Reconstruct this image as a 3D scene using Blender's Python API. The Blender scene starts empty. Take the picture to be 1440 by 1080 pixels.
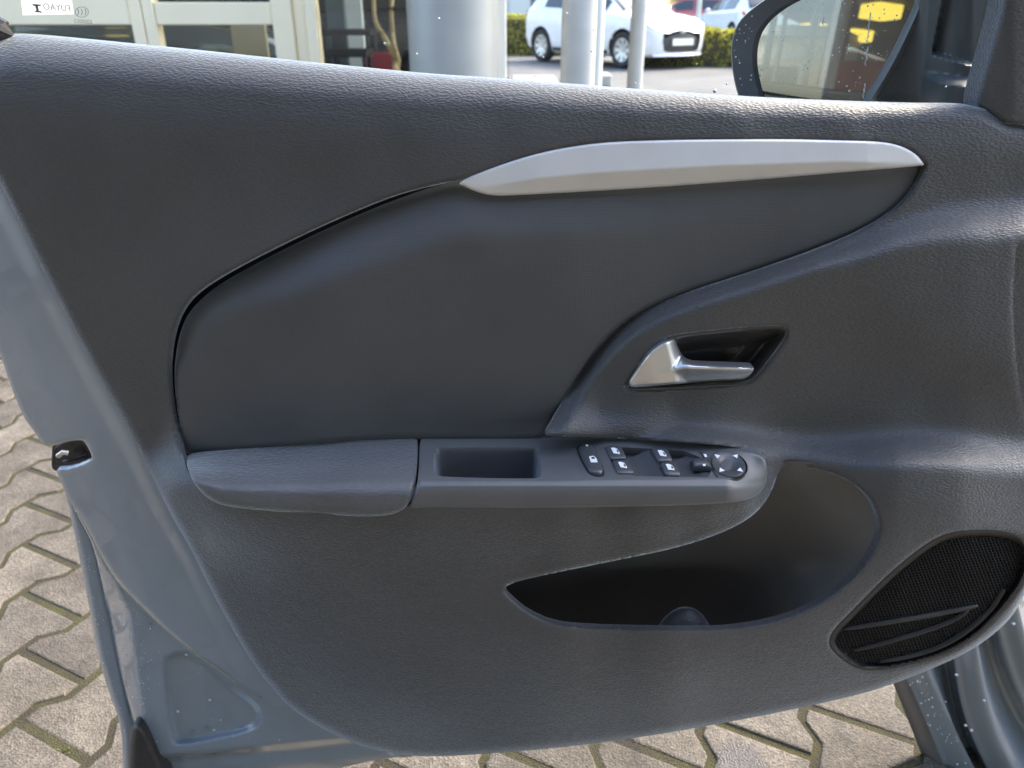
import bpy, math, random
import numpy as np
from mathutils import Vector
random.seed(7); RNG = np.random.default_rng(7)
scn = bpy.context.scene
COL = scn.collection

# ------------------------------------------------------------------ camera
CAMH = 1.04; PITCH = math.radians(26.0); F = 1082.0; D = 0.62
cam_d = bpy.data.cameras.new('camera'); cam_d.sensor_width = 36; cam_d.lens = 36*F/1440
cam_d.clip_start = 0.01; cam_d.clip_end = 2000
cam = bpy.data.objects.new('camera', cam_d); COL.objects.link(cam)
cam.location = (0, 0, CAMH); cam.rotation_euler = (math.pi/2-PITCH, 0, 0)
cam_d.dof.use_dof = True; cam_d.dof.focus_distance = 0.68; cam_d.dof.aperture_fstop = 9.0
scn.camera = cam
# ------------------------------------------------------------------ light
SUN = Vector((0.60, 0.40, 0.70)).normalized()
w = bpy.data.worlds.new('World'); scn.world = w; w.use_nodes = True
nt = w.node_tree; bg = nt.nodes['Background']
sky = nt.nodes.new('ShaderNodeTexSky'); sky.sky_type = 'NISHITA'; sky.sun_disc = False
sky.sun_elevation = math.asin(SUN.z); sky.sun_rotation = math.atan2(SUN.x, SUN.y)
sky.air_density = 1.0; sky.dust_density = 3.2; sky.ozone_density = 1.0
nt.links.new(sky.outputs[0], bg.inputs[0]); bg.inputs[1].default_value = 0.15
sl = bpy.data.lights.new('sun', 'SUN'); sl.energy = 0.8; sl.angle = math.radians(10); sl.color = (1, .87, .68)
so = bpy.data.objects.new('sun', sl); COL.objects.link(so)
so.rotation_euler = (-SUN).to_track_quat('-Z', 'Y').to_euler()
vs = scn.view_settings; vs.view_transform = 'Standard'; vs.look = 'None'; vs.gamma = 1.0
vs.use_curve_mapping = False; vs.exposure = 2.5
cy = scn.cycles; cy.max_bounces = 7; cy.diffuse_bounces = 3; cy.glossy_bounces = 4; cy.transmission_bounces = 4; cy.transparent_max_bounces = 10

# ------------------------------------------------------------------ measuring helpers
SP, CP = math.sin(PITCH), math.cos(PITCH)
def ray(px, py):
    px = np.asarray(px, float); py = np.asarray(py, float)
    a = (px-720)/F; b = (540-py)/F
    return np.stack([a, CP+SP*b, -SP+CP*b], -1)
def atY(px, py, Y):
    d = ray(px, py); t = np.asarray(Y)/d[..., 1]
    return d*t[..., None] + np.array([0, 0, CAMH])
def P(px, py, w): return atY(px, py, D-np.asarray(w, float))
def ground(px, py, z=0.0):
    d = ray(px, py); t = (z-CAMH)/d[..., 2]
    return d*t[..., None] + np.array([0, 0, CAMH])

def chaikin(pts, n=2, closed=True):
    p = np.array(pts, float)
    for _ in range(n):
        if closed:
            q = np.roll(p, -1, 0)
            p = np.stack([.75*p+.25*q, .25*p+.75*q], 1).reshape(-1, 2)
        else:
            q = np.stack([.75*p[:-1]+.25*p[1:], .25*p[:-1]+.75*p[1:]], 1).reshape(-1, p.shape[1])
            p = np.vstack([p[:1], q, p[-1:]])
    return p
def sdist(X, Y, poly, near=False):
    """signed distance (inside > 0) to a closed polygon, optionally the nearest point"""
    X = np.ravel(X).astype(float); Y = np.ravel(Y).astype(float)
    A = poly; B = np.roll(poly, -1, 0); E = B-A; L = (E**2).sum(1)+1e-12
    out = np.empty(len(X)); nx = np.empty(len(X)); ny = np.empty(len(X))
    CH = 20000
    for s in range(0, len(X), CH):
        x = X[s:s+CH, None]; y = Y[s:s+CH, None]
        t = np.clip(((x-A[:, 0])*E[:, 0]+(y-A[:, 1])*E[:, 1])/L, 0, 1)
        cx = A[:, 0]+t*E[:, 0]; cy = A[:, 1]+t*E[:, 1]
        d2 = (x-cx)**2+(y-cy)**2
        k = d2.argmin(1); r = np.arange(len(k))
        cond = (A[:, 1] > y) != (B[:, 1] > y)
        with np.errstate(divide='ignore', invalid='ignore'):
            xi = A[:, 0]+(y-A[:, 1])*E[:, 0]/np.where(E[:, 1] == 0, 1e-12, E[:, 1])
        ins = (np.sum(cond & (x < xi), 1) % 2) == 1
        out[s:s+CH] = np.where(ins, 1, -1)*np.sqrt(d2[r, k]); nx[s:s+CH] = cx[r, k]; ny[s:s+CH] = cy[r, k]
    return (out, nx, ny) if near else out
def smooth(a, b, x):
    t = np.clip((x-a)/(b-a), 0, 1); return t*t*(3-2*t)
def pchip(v, xs, ys):
    xs = np.asarray(xs, float); ys = np.asarray(ys, float); h = np.diff(xs); dl = np.diff(ys)/h; m = np.zeros(len(xs))
    for i in range(1, len(xs)-1):
        if dl[i-1]*dl[i] > 0: m[i] = 2*dl[i-1]*dl[i]/(dl[i-1]+dl[i])
    m[0], m[-1] = dl[0], dl[-1]
    v = np.clip(v, xs[0], xs[-1]); i = np.clip(np.searchsorted(xs, v, 'right')-1, 0, len(xs)-2); t = (v-xs[i])/h[i]
    return (2*t**3-3*t*t+1)*ys[i]+(t**3-2*t*t+t)*h[i]*m[i]+(-2*t**3+3*t*t)*ys[i+1]+(t**3-t*t)*h[i]*m[i+1]
def line_d(x, y, line):
    """signed distance to an open polyline (positive on its lower side)"""
    A = line[:-1]; B = line[1:]; E = B-A; L = (E**2).sum(1); x = np.ravel(x); y = np.ravel(y); out = np.empty(len(x))
    for s0 in range(0, len(x), 20000):
        a = x[s0:s0+20000, None]; b = y[s0:s0+20000, None]
        t = np.clip(((a-A[:, 0])*E[:, 0]+(b-A[:, 1])*E[:, 1])/L, 0, 1); dx = a-A[:, 0]-t*E[:, 0]; dy = b-A[:, 1]-t*E[:, 1]
        d2 = dx*dx+dy*dy; k = d2.argmin(1); r = np.arange(len(k)); out[s0:s0+20000] = np.sign(E[k, 0]*dy[r, k]-E[k, 1]*dx[r, k])*np.sqrt(d2[r, k])
    return out
class Field:
    """smooth depth surface through measured points (px, py, depth)"""
    def __init__(s, pts, lam=1e-4):
        p = np.array(pts, float); s.xy = p[:, :2]/300; n = len(p)
        K = s.k(s.xy, s.xy)+lam*np.eye(n); Q = np.c_[np.ones(n), s.xy]
        M = np.block([[K, Q], [Q.T, np.zeros((3, 3))]])
        s.c = np.linalg.solve(M, np.r_[p[:, 2], 0, 0, 0])
    def k(s, a, b):
        r2 = ((a[:, None]-b[None])**2).sum(2)+1e-12
        return r2*np.log(r2)*.5
    def __call__(s, x, y):
        x = np.asarray(x, float); sh = x.shape
        q = np.c_[np.ravel(x), np.ravel(y)]/300; out = np.empty(len(q))
        for i in range(0, len(q), 20000):
            z = q[i:i+20000]
            out[i:i+20000] = s.k(z, s.xy)@s.c[:-3]+np.c_[np.ones(len(z)), z]@s.c[-3:]
        return out.reshape(sh)
def roll(sd, r, depth):
    """rounded edge: drop (negative) near an outline; sd and r in pixels"""
    q = np.clip(1-sd/r, 0, 1)*.965
    return -depth*(1-np.sqrt(np.clip(1-q*q, 0, 1)))

# ------------------------------------------------------------------ objects
def empty(name, loc, label, cat, group=None):
    o = bpy.data.objects.new(name, None); COL.objects.link(o); o.location = loc
    o.empty_display_size = .1
    tag(o, label, cat, group); return o
def tag(o, label=None, cat=None, group=None, kind=None):
    if label: o['label'] = label
    if cat: o['category'] = cat
    if group: o['group'] = group
    if kind: o['kind'] = kind
    return o
def root_loc(o):
    l = Vector(o.location)
    while o.parent: o = o.parent; l = l+Vector(o.location)
    return l
def mk(name, V, Fc, mat, parent=None, sharp=40, flat=False):
    m = bpy.data.meshes.new(name)
    if isinstance(V, np.ndarray): V = V.tolist()
    m.from_pydata(V, [], Fc if isinstance(Fc, list) else Fc.tolist()); m.update()
    if not flat:
        m.polygons.foreach_set('use_smooth', [True]*len(m.polygons))
        if sharp: m.set_sharp_from_angle(angle=math.radians(sharp))
    o = bpy.data.objects.new(name, m); COL.objects.link(o)
    if mat is not None: m.materials.append(mat)
    if parent is not None:
        o.parent = parent
        if parent.type != 'EMPTY' or True: o.location = -root_loc(parent)
    return o
class MB:
    def __init__(s): s.v = []; s.f = []
    def add(s, v, f):
        n = len(s.v); s.v += [tuple(map(float, q)) for q in v]; s.f += [[i+n for i in g] for g in f]; return s
    def box(s, a, b):
        x0, y0, z0 = a; x1, y1, z1 = b
        return s.add([(x0,y0,z0),(x1,y0,z0),(x1,y1,z0),(x0,y1,z0),(x0,y0,z1),(x1,y0,z1),(x1,y1,z1),(x0,y1,z1)],
                     [(0,3,2,1),(4,5,6,7),(0,1,5,4),(1,2,6,5),(2,3,7,6),(3,0,4,7)])
    def bbox(s, a, b, r):
        """box with chamfered edges"""
        x0, y0, z0 = a; x1, y1, z1 = b
        v = []; idx = {}
        def pt(i, j, k, ax):
            c = [(x0, x1)[i], (y0, y1)[j], (z0, z1)[k]]
            for q in range(3):
                if q != ax: c[q] += r*(1, -1)[(i, j, k)[q]]
            idx[(i, j, k, ax)] = len(v); v.append(c)
        for i in (0, 1):
            for j in (0, 1):
                for k in (0, 1):
                    for ax in range(3): pt(i, j, k, ax)
        f = []
        for ax in range(3):
            for sd in (0, 1):
                o = [q for q in range(3) if q != ax]; loop = []
                for a_, b_ in ((0,0),(1,0),(1,1),(0,1)):
                    c = [0,0,0]; c[ax] = sd; c[o[0]] = a_; c[o[1]] = b_; loop.append(idx[(*c, ax)])
                f.append(loop)
        for ax in range(3):
            o = [q for q in range(3) if q != ax]
            for a_ in (0, 1):
                for b_ in (0, 1):
                    c0 = [0,0,0]; c0[o[0]] = a_; c0[o[1]] = b_; c1 = list(c0); c1[ax] = 1
                    f.append([idx[(*c0, o[0])], idx[(*c0, o[1])], idx[(*c1, o[1])], idx[(*c1, o[0])]])
        for i in (0, 1):
            for j in (0, 1):
                for k in (0, 1): f.append([idx[(i, j, k, q)] for q in range(3)])
        return s.add(v, f)
    def cyl(s, c, r, z0, z1, n=24, r1=None):
        r1 = r if r1 is None else r1
        a = [2*math.pi*i/n for i in range(n)]
        v = [(c[0]+r*math.cos(t), c[1]+r*math.sin(t), z0) for t in a]+[(c[0]+r1*math.cos(t), c[1]+r1*math.sin(t), z1) for t in a]
        return s.add(v, [(i, (i+1) % n, n+(i+1) % n, n+i) for i in range(n)]+[list(range(n))[::-1], list(range(n, 2*n))])
    def tube(s, pts, rad, n=8):
        pts = [Vector(p) for p in pts]; m = len(pts)
        rad = rad if hasattr(rad, '__len__') else [rad]*m
        v = []; up = Vector((0.13, 0.31, 0.94))
        for i, p in enumerate(pts):
            t = (pts[min(i+1, m-1)]-pts[max(i-1, 0)]).normalized()
            a = t.cross(up).normalized(); b = t.cross(a)
            for k in range(n):
                q = 2*math.pi*k/n; v.append(p+(a*math.cos(q)+b*math.sin(q))*rad[i])
        f = [(i*n+k, i*n+(k+1) % n, (i+1)*n+(k+1) % n, (i+1)*n+k) for i in range(m-1) for k in range(n)]
        f += [list(range(n))[::-1], list(range((m-1)*n, m*n))]
        return s.add(v, f)
    def build(s, name, mat, parent=None, sharp=40, flat=False): return mk(name, s.v, s.f, mat, parent, sharp, flat)

def panel(name, outline, wf, mat, parent=None, step=3.0, holes=(), skirt=.006, it=2, mapf=None, sharp=45, hit=2, svec=None):
    """a moulded sheet: outline and openings measured in the photo, real depth from wf, edge returned backwards by skirt"""
    mapf = mapf or P
    poly = chaikin(outline, it); hp = [chaikin(h, hit) for h in holes]
    x0, y0 = poly.min(0)-step; x1, y1 = poly.max(0)+step
    gx = np.arange(x0, x1+step, step); gy = np.arange(y0, y1+step, step)
    nx, ny = len(gx), len(gy)
    CX, CY = np.meshgrid(gx[:-1]+step/2, gy[:-1]+step/2)
    ins = sdist(CX, CY, poly) > 0
    for h in hp: ins &= sdist(CX, CY, h) < 0
    ins = ins.reshape(ny-1, nx-1)
    jj, ii = np.nonzero(ins)
    q = np.stack([jj*nx+ii, jj*nx+ii+1, (jj+1)*nx+ii+1, (jj+1)*nx+ii], 1)
    used, inv = np.unique(q, return_inverse=True); q = inv.reshape(q.shape)
    X = gx[used % nx].copy(); Y = gy[used//nx].copy()
    e = np.concatenate([q[:, [0, 1]], q[:, [1, 2]], q[:, [2, 3]], q[:, [3, 0]]])
    es = np.sort(e, 1); key = es[:, 0].astype(np.int64)*len(used)+es[:, 1]
    _, ix, cnt = np.unique(key, return_index=True, return_counts=True)
    be = e[ix[cnt == 1]]; bv = np.unique(be)
    best = np.full(len(bv), 1e9)
    bx = X[bv].copy(); by = Y[bv].copy()
    for h in [poly]+hp:
        d, a, b = sdist(X[bv], Y[bv], h, True); d = np.abs(d); k = d < best
        bx[k] = a[k]; by[k] = b[k]; best[k] = d[k]
    X[bv] = bx; Y[bv] = by
    # even out the boundary, then the ring behind it
    isb = np.zeros(len(used), bool); isb[bv] = True
    polys = [poly]+hp
    for _ in range(3):
        sx = np.zeros(len(used)); sy = np.zeros(len(used)); c_ = np.zeros(len(used))
        for a_, b_ in ((0, 1), (1, 0)):
            np.add.at(sx, be[:, a_], X[be[:, b_]]); np.add.at(sy, be[:, a_], Y[be[:, b_]]); np.add.at(c_, be[:, a_], 1)
        X[bv] = .5*X[bv]+.5*sx[bv]/c_[bv]; Y[bv] = .5*Y[bv]+.5*sy[bv]/c_[bv]
        best = np.full(len(bv), 1e9); bx = X[bv].copy(); by = Y[bv].copy()
        for h in polys:
            d, a, b = sdist(X[bv], Y[bv], h, True); d = np.abs(d); k = d < best
            bx[k] = a[k]; by[k] = b[k]; best[k] = d[k]
        X[bv] = bx; Y[bv] = by
    ring = np.zeros(len(used), bool); touch = isb[q].any(1); ring[np.unique(q[touch])] = True
    touch = ring[q].any(1); ring[np.unique(q[touch])] = True; ring &= ~isb
    for _ in range(4):
        sx = np.zeros(len(used)); sy = np.zeros(len(used)); c_ = np.zeros(len(used))
        for a_, b_ in ((0, 1), (1, 2), (2, 3), (3, 0), (1, 0), (2, 1), (3, 2), (0, 3)):
            np.add.at(sx, q[:, a_], X[q[:, b_]]); np.add.at(sy, q[:, a_], Y[q[:, b_]]); np.add.at(c_, q[:, a_], 1)
        X[ring] = sx[ring]/c_[ring]; Y[ring] = sy[ring]/c_[ring]
    W = wf(X, Y); V = mapf(X, Y, W)
    n = len(V); faces = q[:, ::-1].tolist()
    if skirt:
        V2 = V[bv].copy(); V2 += np.array((0, skirt if mapf is P else 0, 0))
        if svec and hp:
            do = np.abs(sdist(X[bv], Y[bv], poly)); hole_v = do > .05; V2[hole_v] = V[bv][hole_v]+np.array(svec)
        if mapf is not P: V2 = mapf(X[bv], Y[bv], W[bv]-skirt)
        mp = {int(v): n+i for i, v in enumerate(bv)}
        faces += [[int(a), int(b), mp[int(b)], mp[int(a)]] for a, b in be]
        V = np.vstack([V, V2])
    return mk(name, V, faces, mat, parent, sharp)

# ------------------------------------------------------------------ materials
def mat(name, col, rough=.5, metal=0., spec=.5, coat=0., emit=None, coat_rough=.05):
    m = bpy.data.materials.new(name); m.use_nodes = True
    b = m.node_tree.nodes['Principled BSDF']
    b.inputs['Base Color'].default_value = (*col, 1); b.inputs['Roughness'].default_value = rough
    b.inputs['Metallic'].default_value = metal; b.inputs['Specular IOR Level'].default_value = spec
    b.inputs['Coat Weight'].default_value = coat; b.inputs['Coat Roughness'].default_value = coat_rough
    if emit: b.inputs['Emission Color'].default_value = (*emit[:3], 1); b.inputs['Emission Strength'].default_value = emit[3]
    return m
def N(m, t, **kw):
    n = m.node_tree.nodes.new(t)
    for k, v in kw.items():
        if k in n.inputs: n.inputs[k].default_value = v
        else: setattr(n, k, v)
    return n
def LK(m, a, b): m.node_tree.links.new(a, b)
def coords(m, scale=(1, 1, 1), rot=(0, 0, 0)):
    g = N(m, 'ShaderNodeNewGeometry'); mp = N(m, 'ShaderNodeMapping')
    mp.inputs['Scale'].default_value = scale; mp.inputs['Rotation'].default_value = rot
    LK(m, g.outputs['Position'], mp.inputs['Vector']); return mp.outputs[0]
def bsdf(m): return m.node_tree.nodes['Principled BSDF']
def add_bump(m, sock, strength, dist, prev=None):
    b = N(m, 'ShaderNodeBump'); b.inputs['Strength'].default_value = strength; b.inputs['Distance'].default_value = dist
    LK(m, sock, b.inputs['Height'])
    if prev is not None: LK(m, prev.outputs[0], b.inputs['Normal'])
    LK(m, b.outputs[0], bsdf(m).inputs['Normal']); return b
def vary(m, col, amt, scale, detail=4, stretch=(1, 1, 1), socket='Base Color'):
    n = N(m, 'ShaderNodeTexNoise'); n.inputs['Scale'].default_value = scale; n.inputs['Detail'].default_value = detail
    LK(m, coords(m, stretch), n.inputs['Vector'])
    r = N(m, 'ShaderNodeValToRGB'); lo = [c*(1-amt) for c in col]; hi = [c*(1+amt) for c in col]
    r.color_ramp.elements[0].position = .3; r.color_ramp.elements[1].position = .7
    r.color_ramp.elements[0].color = (*lo, 1); r.color_ramp.elements[1].color = (*hi, 1)
    LK(m, n.outputs[0], r.inputs[0]); LK(m, r.outputs[0], bsdf(m).inputs[socket]); return n
def grain(name, col, rough, size=330., strength=.5, dist=.0006, spec=.5):
    """leather-grained soft-touch plastic"""
    m = mat(name, col, rough, spec=spec)
    bsdf(m).inputs['Sheen Weight'].default_value = .9; bsdf(m).inputs['Sheen Roughness'].default_value = .35; bsdf(m).inputs['Sheen Tint'].default_value = (.82, .92, 1, 1)  # blue-tinted sheen imitates bright sky on up-facing faces
    vary(m, col, .18, 9, 3)
    wz = N(m, 'ShaderNodeTexNoise'); wz.inputs['Scale'].default_value = 60; wz.inputs['Detail'].default_value = 2
    c = coords(m, (1, 1, 1)); LK(m, c, wz.inputs['Vector'])
    mx = N(m, 'ShaderNodeVectorMath', operation='MULTIPLY_ADD'); mx.inputs[1].default_value = (.006,)*3
    LK(m, wz.outputs['Color'], mx.inputs[0]); LK(m, c, mx.inputs[2])
    mp = N(m, 'ShaderNodeMapping'); mp.inputs['Scale'].default_value = (.5, 1, 1.3); mp.inputs['Rotation'].default_value = (0, -.3, 0)
    LK(m, mx.outputs[0], mp.inputs['Vector'])
    v = N(m, 'ShaderNodeTexVoronoi', feature='SMOOTH_F1'); v.inputs['Scale'].default_value = size; v.inputs['Smoothness'].default_value = .35
    LK(m, mp.outputs[0], v.inputs['Vector'])
    rp = N(m, 'ShaderNodeMapRange'); rp.inputs['From Min'].default_value = .75; rp.inputs['From Max'].default_value = .12; LK(m, v.outputs['Distance'], rp.inputs['Value'])
    b = add_bump(m, rp.outputs[0], strength, dist)
    n2 = N(m, 'ShaderNodeTexNoise'); n2.inputs['Scale'].default_value = 900; LK(m, c, n2.inputs['Vector'])
    add_bump(m, n2.outputs[0], strength*.35, dist*.5, b)
    rr = N(m, 'ShaderNodeMapRange'); rr.inputs['To Min'].default_value = rough+.12; rr.inputs['To Max'].default_value = rough-.03
    LK(m, rp.outputs[0], rr.inputs['Value']); LK(m, rr.outputs[0], bsdf(m).inputs['Roughness'])
    # uneven sheen from handling and a little dust
    nz = N(m, 'ShaderNodeTexNoise'); nz.inputs['Scale'].default_value = 7; nz.inputs['Detail'].default_value = 3; nz.inputs['Roughness'].default_value = .65; LK(m, c, nz.inputs['Vector'])
    ma = N(m, 'ShaderNodeMath', operation='MULTIPLY_ADD'); ma.inputs[1].default_value = .14; ma.inputs[2].default_value = -.07; LK(m, nz.outputs[0], ma.inputs[0])
    sm = N(m, 'ShaderNodeMath', operation='ADD'); LK(m, rr.outputs[0], sm.inputs[0]); LK(m, ma.outputs[0], sm.inputs[1]); LK(m, sm.outputs[0], bsdf(m).inputs['Roughness'])
    sv = N(m, 'ShaderNodeTexVoronoi'); sv.inputs['Scale'].default_value = 75; LK(m, c, sv.inputs['Vector'])
    lt = N(m, 'ShaderNodeMath', operation='LESS_THAN'); lt.inputs[1].default_value = .055; LK(m, sv.outputs['Distance'], lt.inputs[0])
    sx = N(m, 'ShaderNodeSeparateColor'); LK(m, sv.outputs['Color'], sx.inputs[0]); gt = N(m, 'ShaderNodeMath', operation='GREATER_THAN'); gt.inputs[1].default_value = .93; LK(m, sx.outputs[0], gt.inputs[0])
    ml = N(m, 'ShaderNodeMath', operation='MULTIPLY'); LK(m, lt.outputs[0], ml.inputs[0]); LK(m, gt.outputs[0], ml.inputs[1])
    src = bsdf(m).inputs['Base Color'].links[0].from_socket; mc = N(m, 'ShaderNodeMixRGB'); mc.inputs[2].default_value = (.16, .15, .14, 1); LK(m, ml.outputs[0], mc.inputs[0]); LK(m, src, mc.inputs[1]); LK(m, mc.outputs[0], bsdf(m).inputs['Base Color'])
    return m
M = {}
M['trim'] = grain('trim_plastic', (.042, .0415, .041), .47, 600., .62, .00045, spec=.8)
M['lower'] = M['trim']
M['pad'] = grain('pad_leatherette', (.074, .0765, .080), .46, 400, .55, .0005, spec=.8)
M['console'] = mat('console_plastic', (.075, .078, .082), .42, spec=.85)
vary(M['console'], (.075, .078, .082), .08, 25); _n = N(M['console'], 'ShaderNodeTexNoise'); _n.inputs['Scale'].default_value = 1400
LK(M['console'], coords(M['console']), _n.inputs['Vector']); add_bump(M['console'], _n.outputs[0], .22, .0003)
M['liner'] = grain('pocket_plastic', (.085, .079, .072), .5, 700, .35, .0003, spec=.7)
def insert_mat():
    col = (.056, .057, .059)
    m = mat('insert_weave', col, .58, spec=.7); vary(m, col, .12, 12, 5)
    wv = N(m, 'ShaderNodeTexWave', wave_type='BANDS', bands_direction='Z'); wv.inputs['Scale'].default_value = 190
    wv.inputs['Distortion'].default_value = .9; wv.inputs['Detail'].default_value = 1
    LK(m, coords(m), wv.inputs['Vector'])
    wx = N(m, 'ShaderNodeTexWave', wave_type='BANDS', bands_direction='X'); wx.inputs['Scale'].default_value = 120; wx.inputs['Distortion'].default_value = 1.
    LK(m, coords(m), wx.inputs['Vector'])
    b = add_bump(m, wv.outputs['Fac'], .22, .0004); b = add_bump(m, wx.outputs['Fac'], .05, .0004, b)
    n = N(m, 'ShaderNodeTexNoise'); n.inputs['Scale'].default_value = 700; LK(m, coords(m), n.inputs['Vector']); add_bump(m, n.outputs[0], .25, .0005, b)
    return m
M['insert'] = insert_mat()
for _k, _w in (('console', .8), ('insert', .35)):
    _b = bsdf(M[_k]); _b.inputs['Sheen Weight'].default_value = _w; _b.inputs['Sheen Roughness'].default_value = .35; _b.inputs['Sheen Tint'].default_value = (.82, .92, 1, 1)  # same blue sheen, imitating sky light on the console top and insert
def silver():
    m = mat('satin_silver', (.67, .665, .65), .46, .3)
    vary(m, (.67, .665, .65), .04, 30)
    n = N(m, 'ShaderNodeTexNoise'); n.inputs['Scale'].default_value = 2500; LK(m, coords(m), n.inputs['Vector']); add_bump(m, n.outputs[0], .1, .0002); return m
M['silver'] = silver()
M['chrome'] = mat('satin_chrome', (.66, .67, .66), .30, .85)
M['gloss_black'] = mat('gloss_black', (.042, .040, .039), .24)
M['dark'] = mat('dark_plastic', (.012, .0125, .013), .5); vary(M['dark'], (.012, .0125, .013), .3, 40)
M['rubber'] = mat('black_rubber', (.035, .032, .030), .45); vary(M['rubber'], (.035, .032, .030), .3, 60)
M['white_print'] = mat('white_print', (.85, .86, .88), .5)
M['button'] = mat('button_plastic', (.060, .065, .071), .34, spec=.8)
def paint(name, col, rough=.25):
    m = mat(name, col, rough, 0, .5, 1.0, coat_rough=.03)
    vary(m, col, .05, 6, 3)
    n = N(m, 'ShaderNodeTexNoise'); n.inputs['Scale'].default_value = 18; n.inputs['Detail'].default_value = 1
    LK(m, coords(m), n.inputs['Vector']); add_bump(m, n.outputs[0], .012, .003); return m
M['paint'] = paint('blue_grey_paint', (.225, .268, .312))
M['sill'] = mat('grey_sill_plastic', (.13, .125, .12), .5); vary(M['sill'], (.13, .125, .12), .2, 15)
M['water'] = mat('water_drop', (.9, .95, 1), .02); bsdf(M['water']).inputs['Transmission Weight'].default_value = 1; bsdf(M['water']).inputs['IOR'].default_value = 1.33
def glass_mat(name, tint, refl=1.0):
    m = bpy.data.materials.new(name); m.use_nodes = True; t = m.node_tree
    for n in list(t.nodes):
        if n.type != 'OUTPUT_MATERIAL': t.nodes.remove(n)
    tr = N(m, 'ShaderNodeBsdfTransparent'); tr.inputs[0].default_value = (*tint, 1)
    gl = N(m, 'ShaderNodeBsdfGlossy'); gl.inputs['Roughness'].default_value = 0.0
    fr = N(m, 'ShaderNodeFresnel'); fr.inputs[0].default_value = 1.5
    mx = N(m, 'ShaderNodeMixShader'); mu = N(m, 'ShaderNodeMath', operation='MULTIPLY'); mu.inputs[1].default_value = refl
    LK(m, fr.outputs[0], mu.inputs[0]); LK(m, mu.outputs[0], mx.inputs[0]); LK(m, tr.outputs[0], mx.inputs[1]); LK(m, gl.outputs[0], mx.inputs[2])
    LK(m, mx.outputs[0], t.nodes['Material Output'].inputs[0]); return m
M['glass'] = glass_mat('window_glass', (.95, .97, .95), .6)
M['shop_glass'] = glass_mat('showroom_glass', (.90, .93, .90), 1.0)
M['car_glass'] = mat('car_glass', (.03, .04, .05), .03, 0, .8)
M['mirror'] = mat('mirror_silver', (.30, .29, .27), .0, 1.)
M['cream'] = mat('cream_frame', (.93, .81, .57), .45); vary(M['cream'], (.93, .81, .57), .04, 3)
M['steel'] = mat('grey_column_cladding', (.36, .37, .36), .38, .25); vary(M['steel'], (.36, .37, .36), .06, 4)
M['pole'] = mat('grey_post_paint', (.46, .46, .44), .45); vary(M['pole'], (.46, .46, .44), .08, 8)
M['white_post'] = mat('white_post', (.78, .78, .74), .45)
def asphalt():
    col = (.13, .127, .12); m = mat('asphalt', col, .85); vary(m, col, .25, 1.3, 8)
    n = N(m, 'ShaderNodeTexNoise'); n.inputs['Scale'].default_value = 90; n.inputs['Detail'].default_value = 6; LK(m, coords(m), n.inputs['Vector']); add_bump(m, n.outputs[0], .6, .01); return m
M['asphalt'] = asphalt()

# ================================================================== SETTING: ground, pavers
tag(MB().add([(-300,-300,-.012),(300,-300,-.012),(300,300,-.012),(-300,300,-.012)], [(0,1,2,3)]).build('ground', M['asphalt'], flat=True), kind='structure')
def moss_mat():
    m = mat('mossy_joint_sand', (.06, .05, .03), .95)
    n = N(m, 'ShaderNodeTexNoise'); n.inputs['Scale'].default_value = 9; n.inputs['Detail'].default_value = 6; n.inputs['Roughness'].default_value = .7
    LK(m, coords(m), n.inputs['Vector']); r = N(m, 'ShaderNodeValToRGB'); e = r.color_ramp.elements
    e[0].position = .38; e[0].color = (.036, .029, .019, 1); e[1].position = .66; e[1].color = (.062, .060, .017, 1)
    LK(m, n.outputs[0], r.inputs[0]); LK(m, r.outputs[0], bsdf(m).inputs['Base Color'])
    n2 = N(m, 'ShaderNodeTexNoise'); n2.inputs['Scale'].default_value = 400; n2.inputs['Detail'].default_value = 4; LK(m, coords(m), n2.inputs['Vector']); add_bump(m, n2.outputs[0], 1., .006)
    return m
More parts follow.
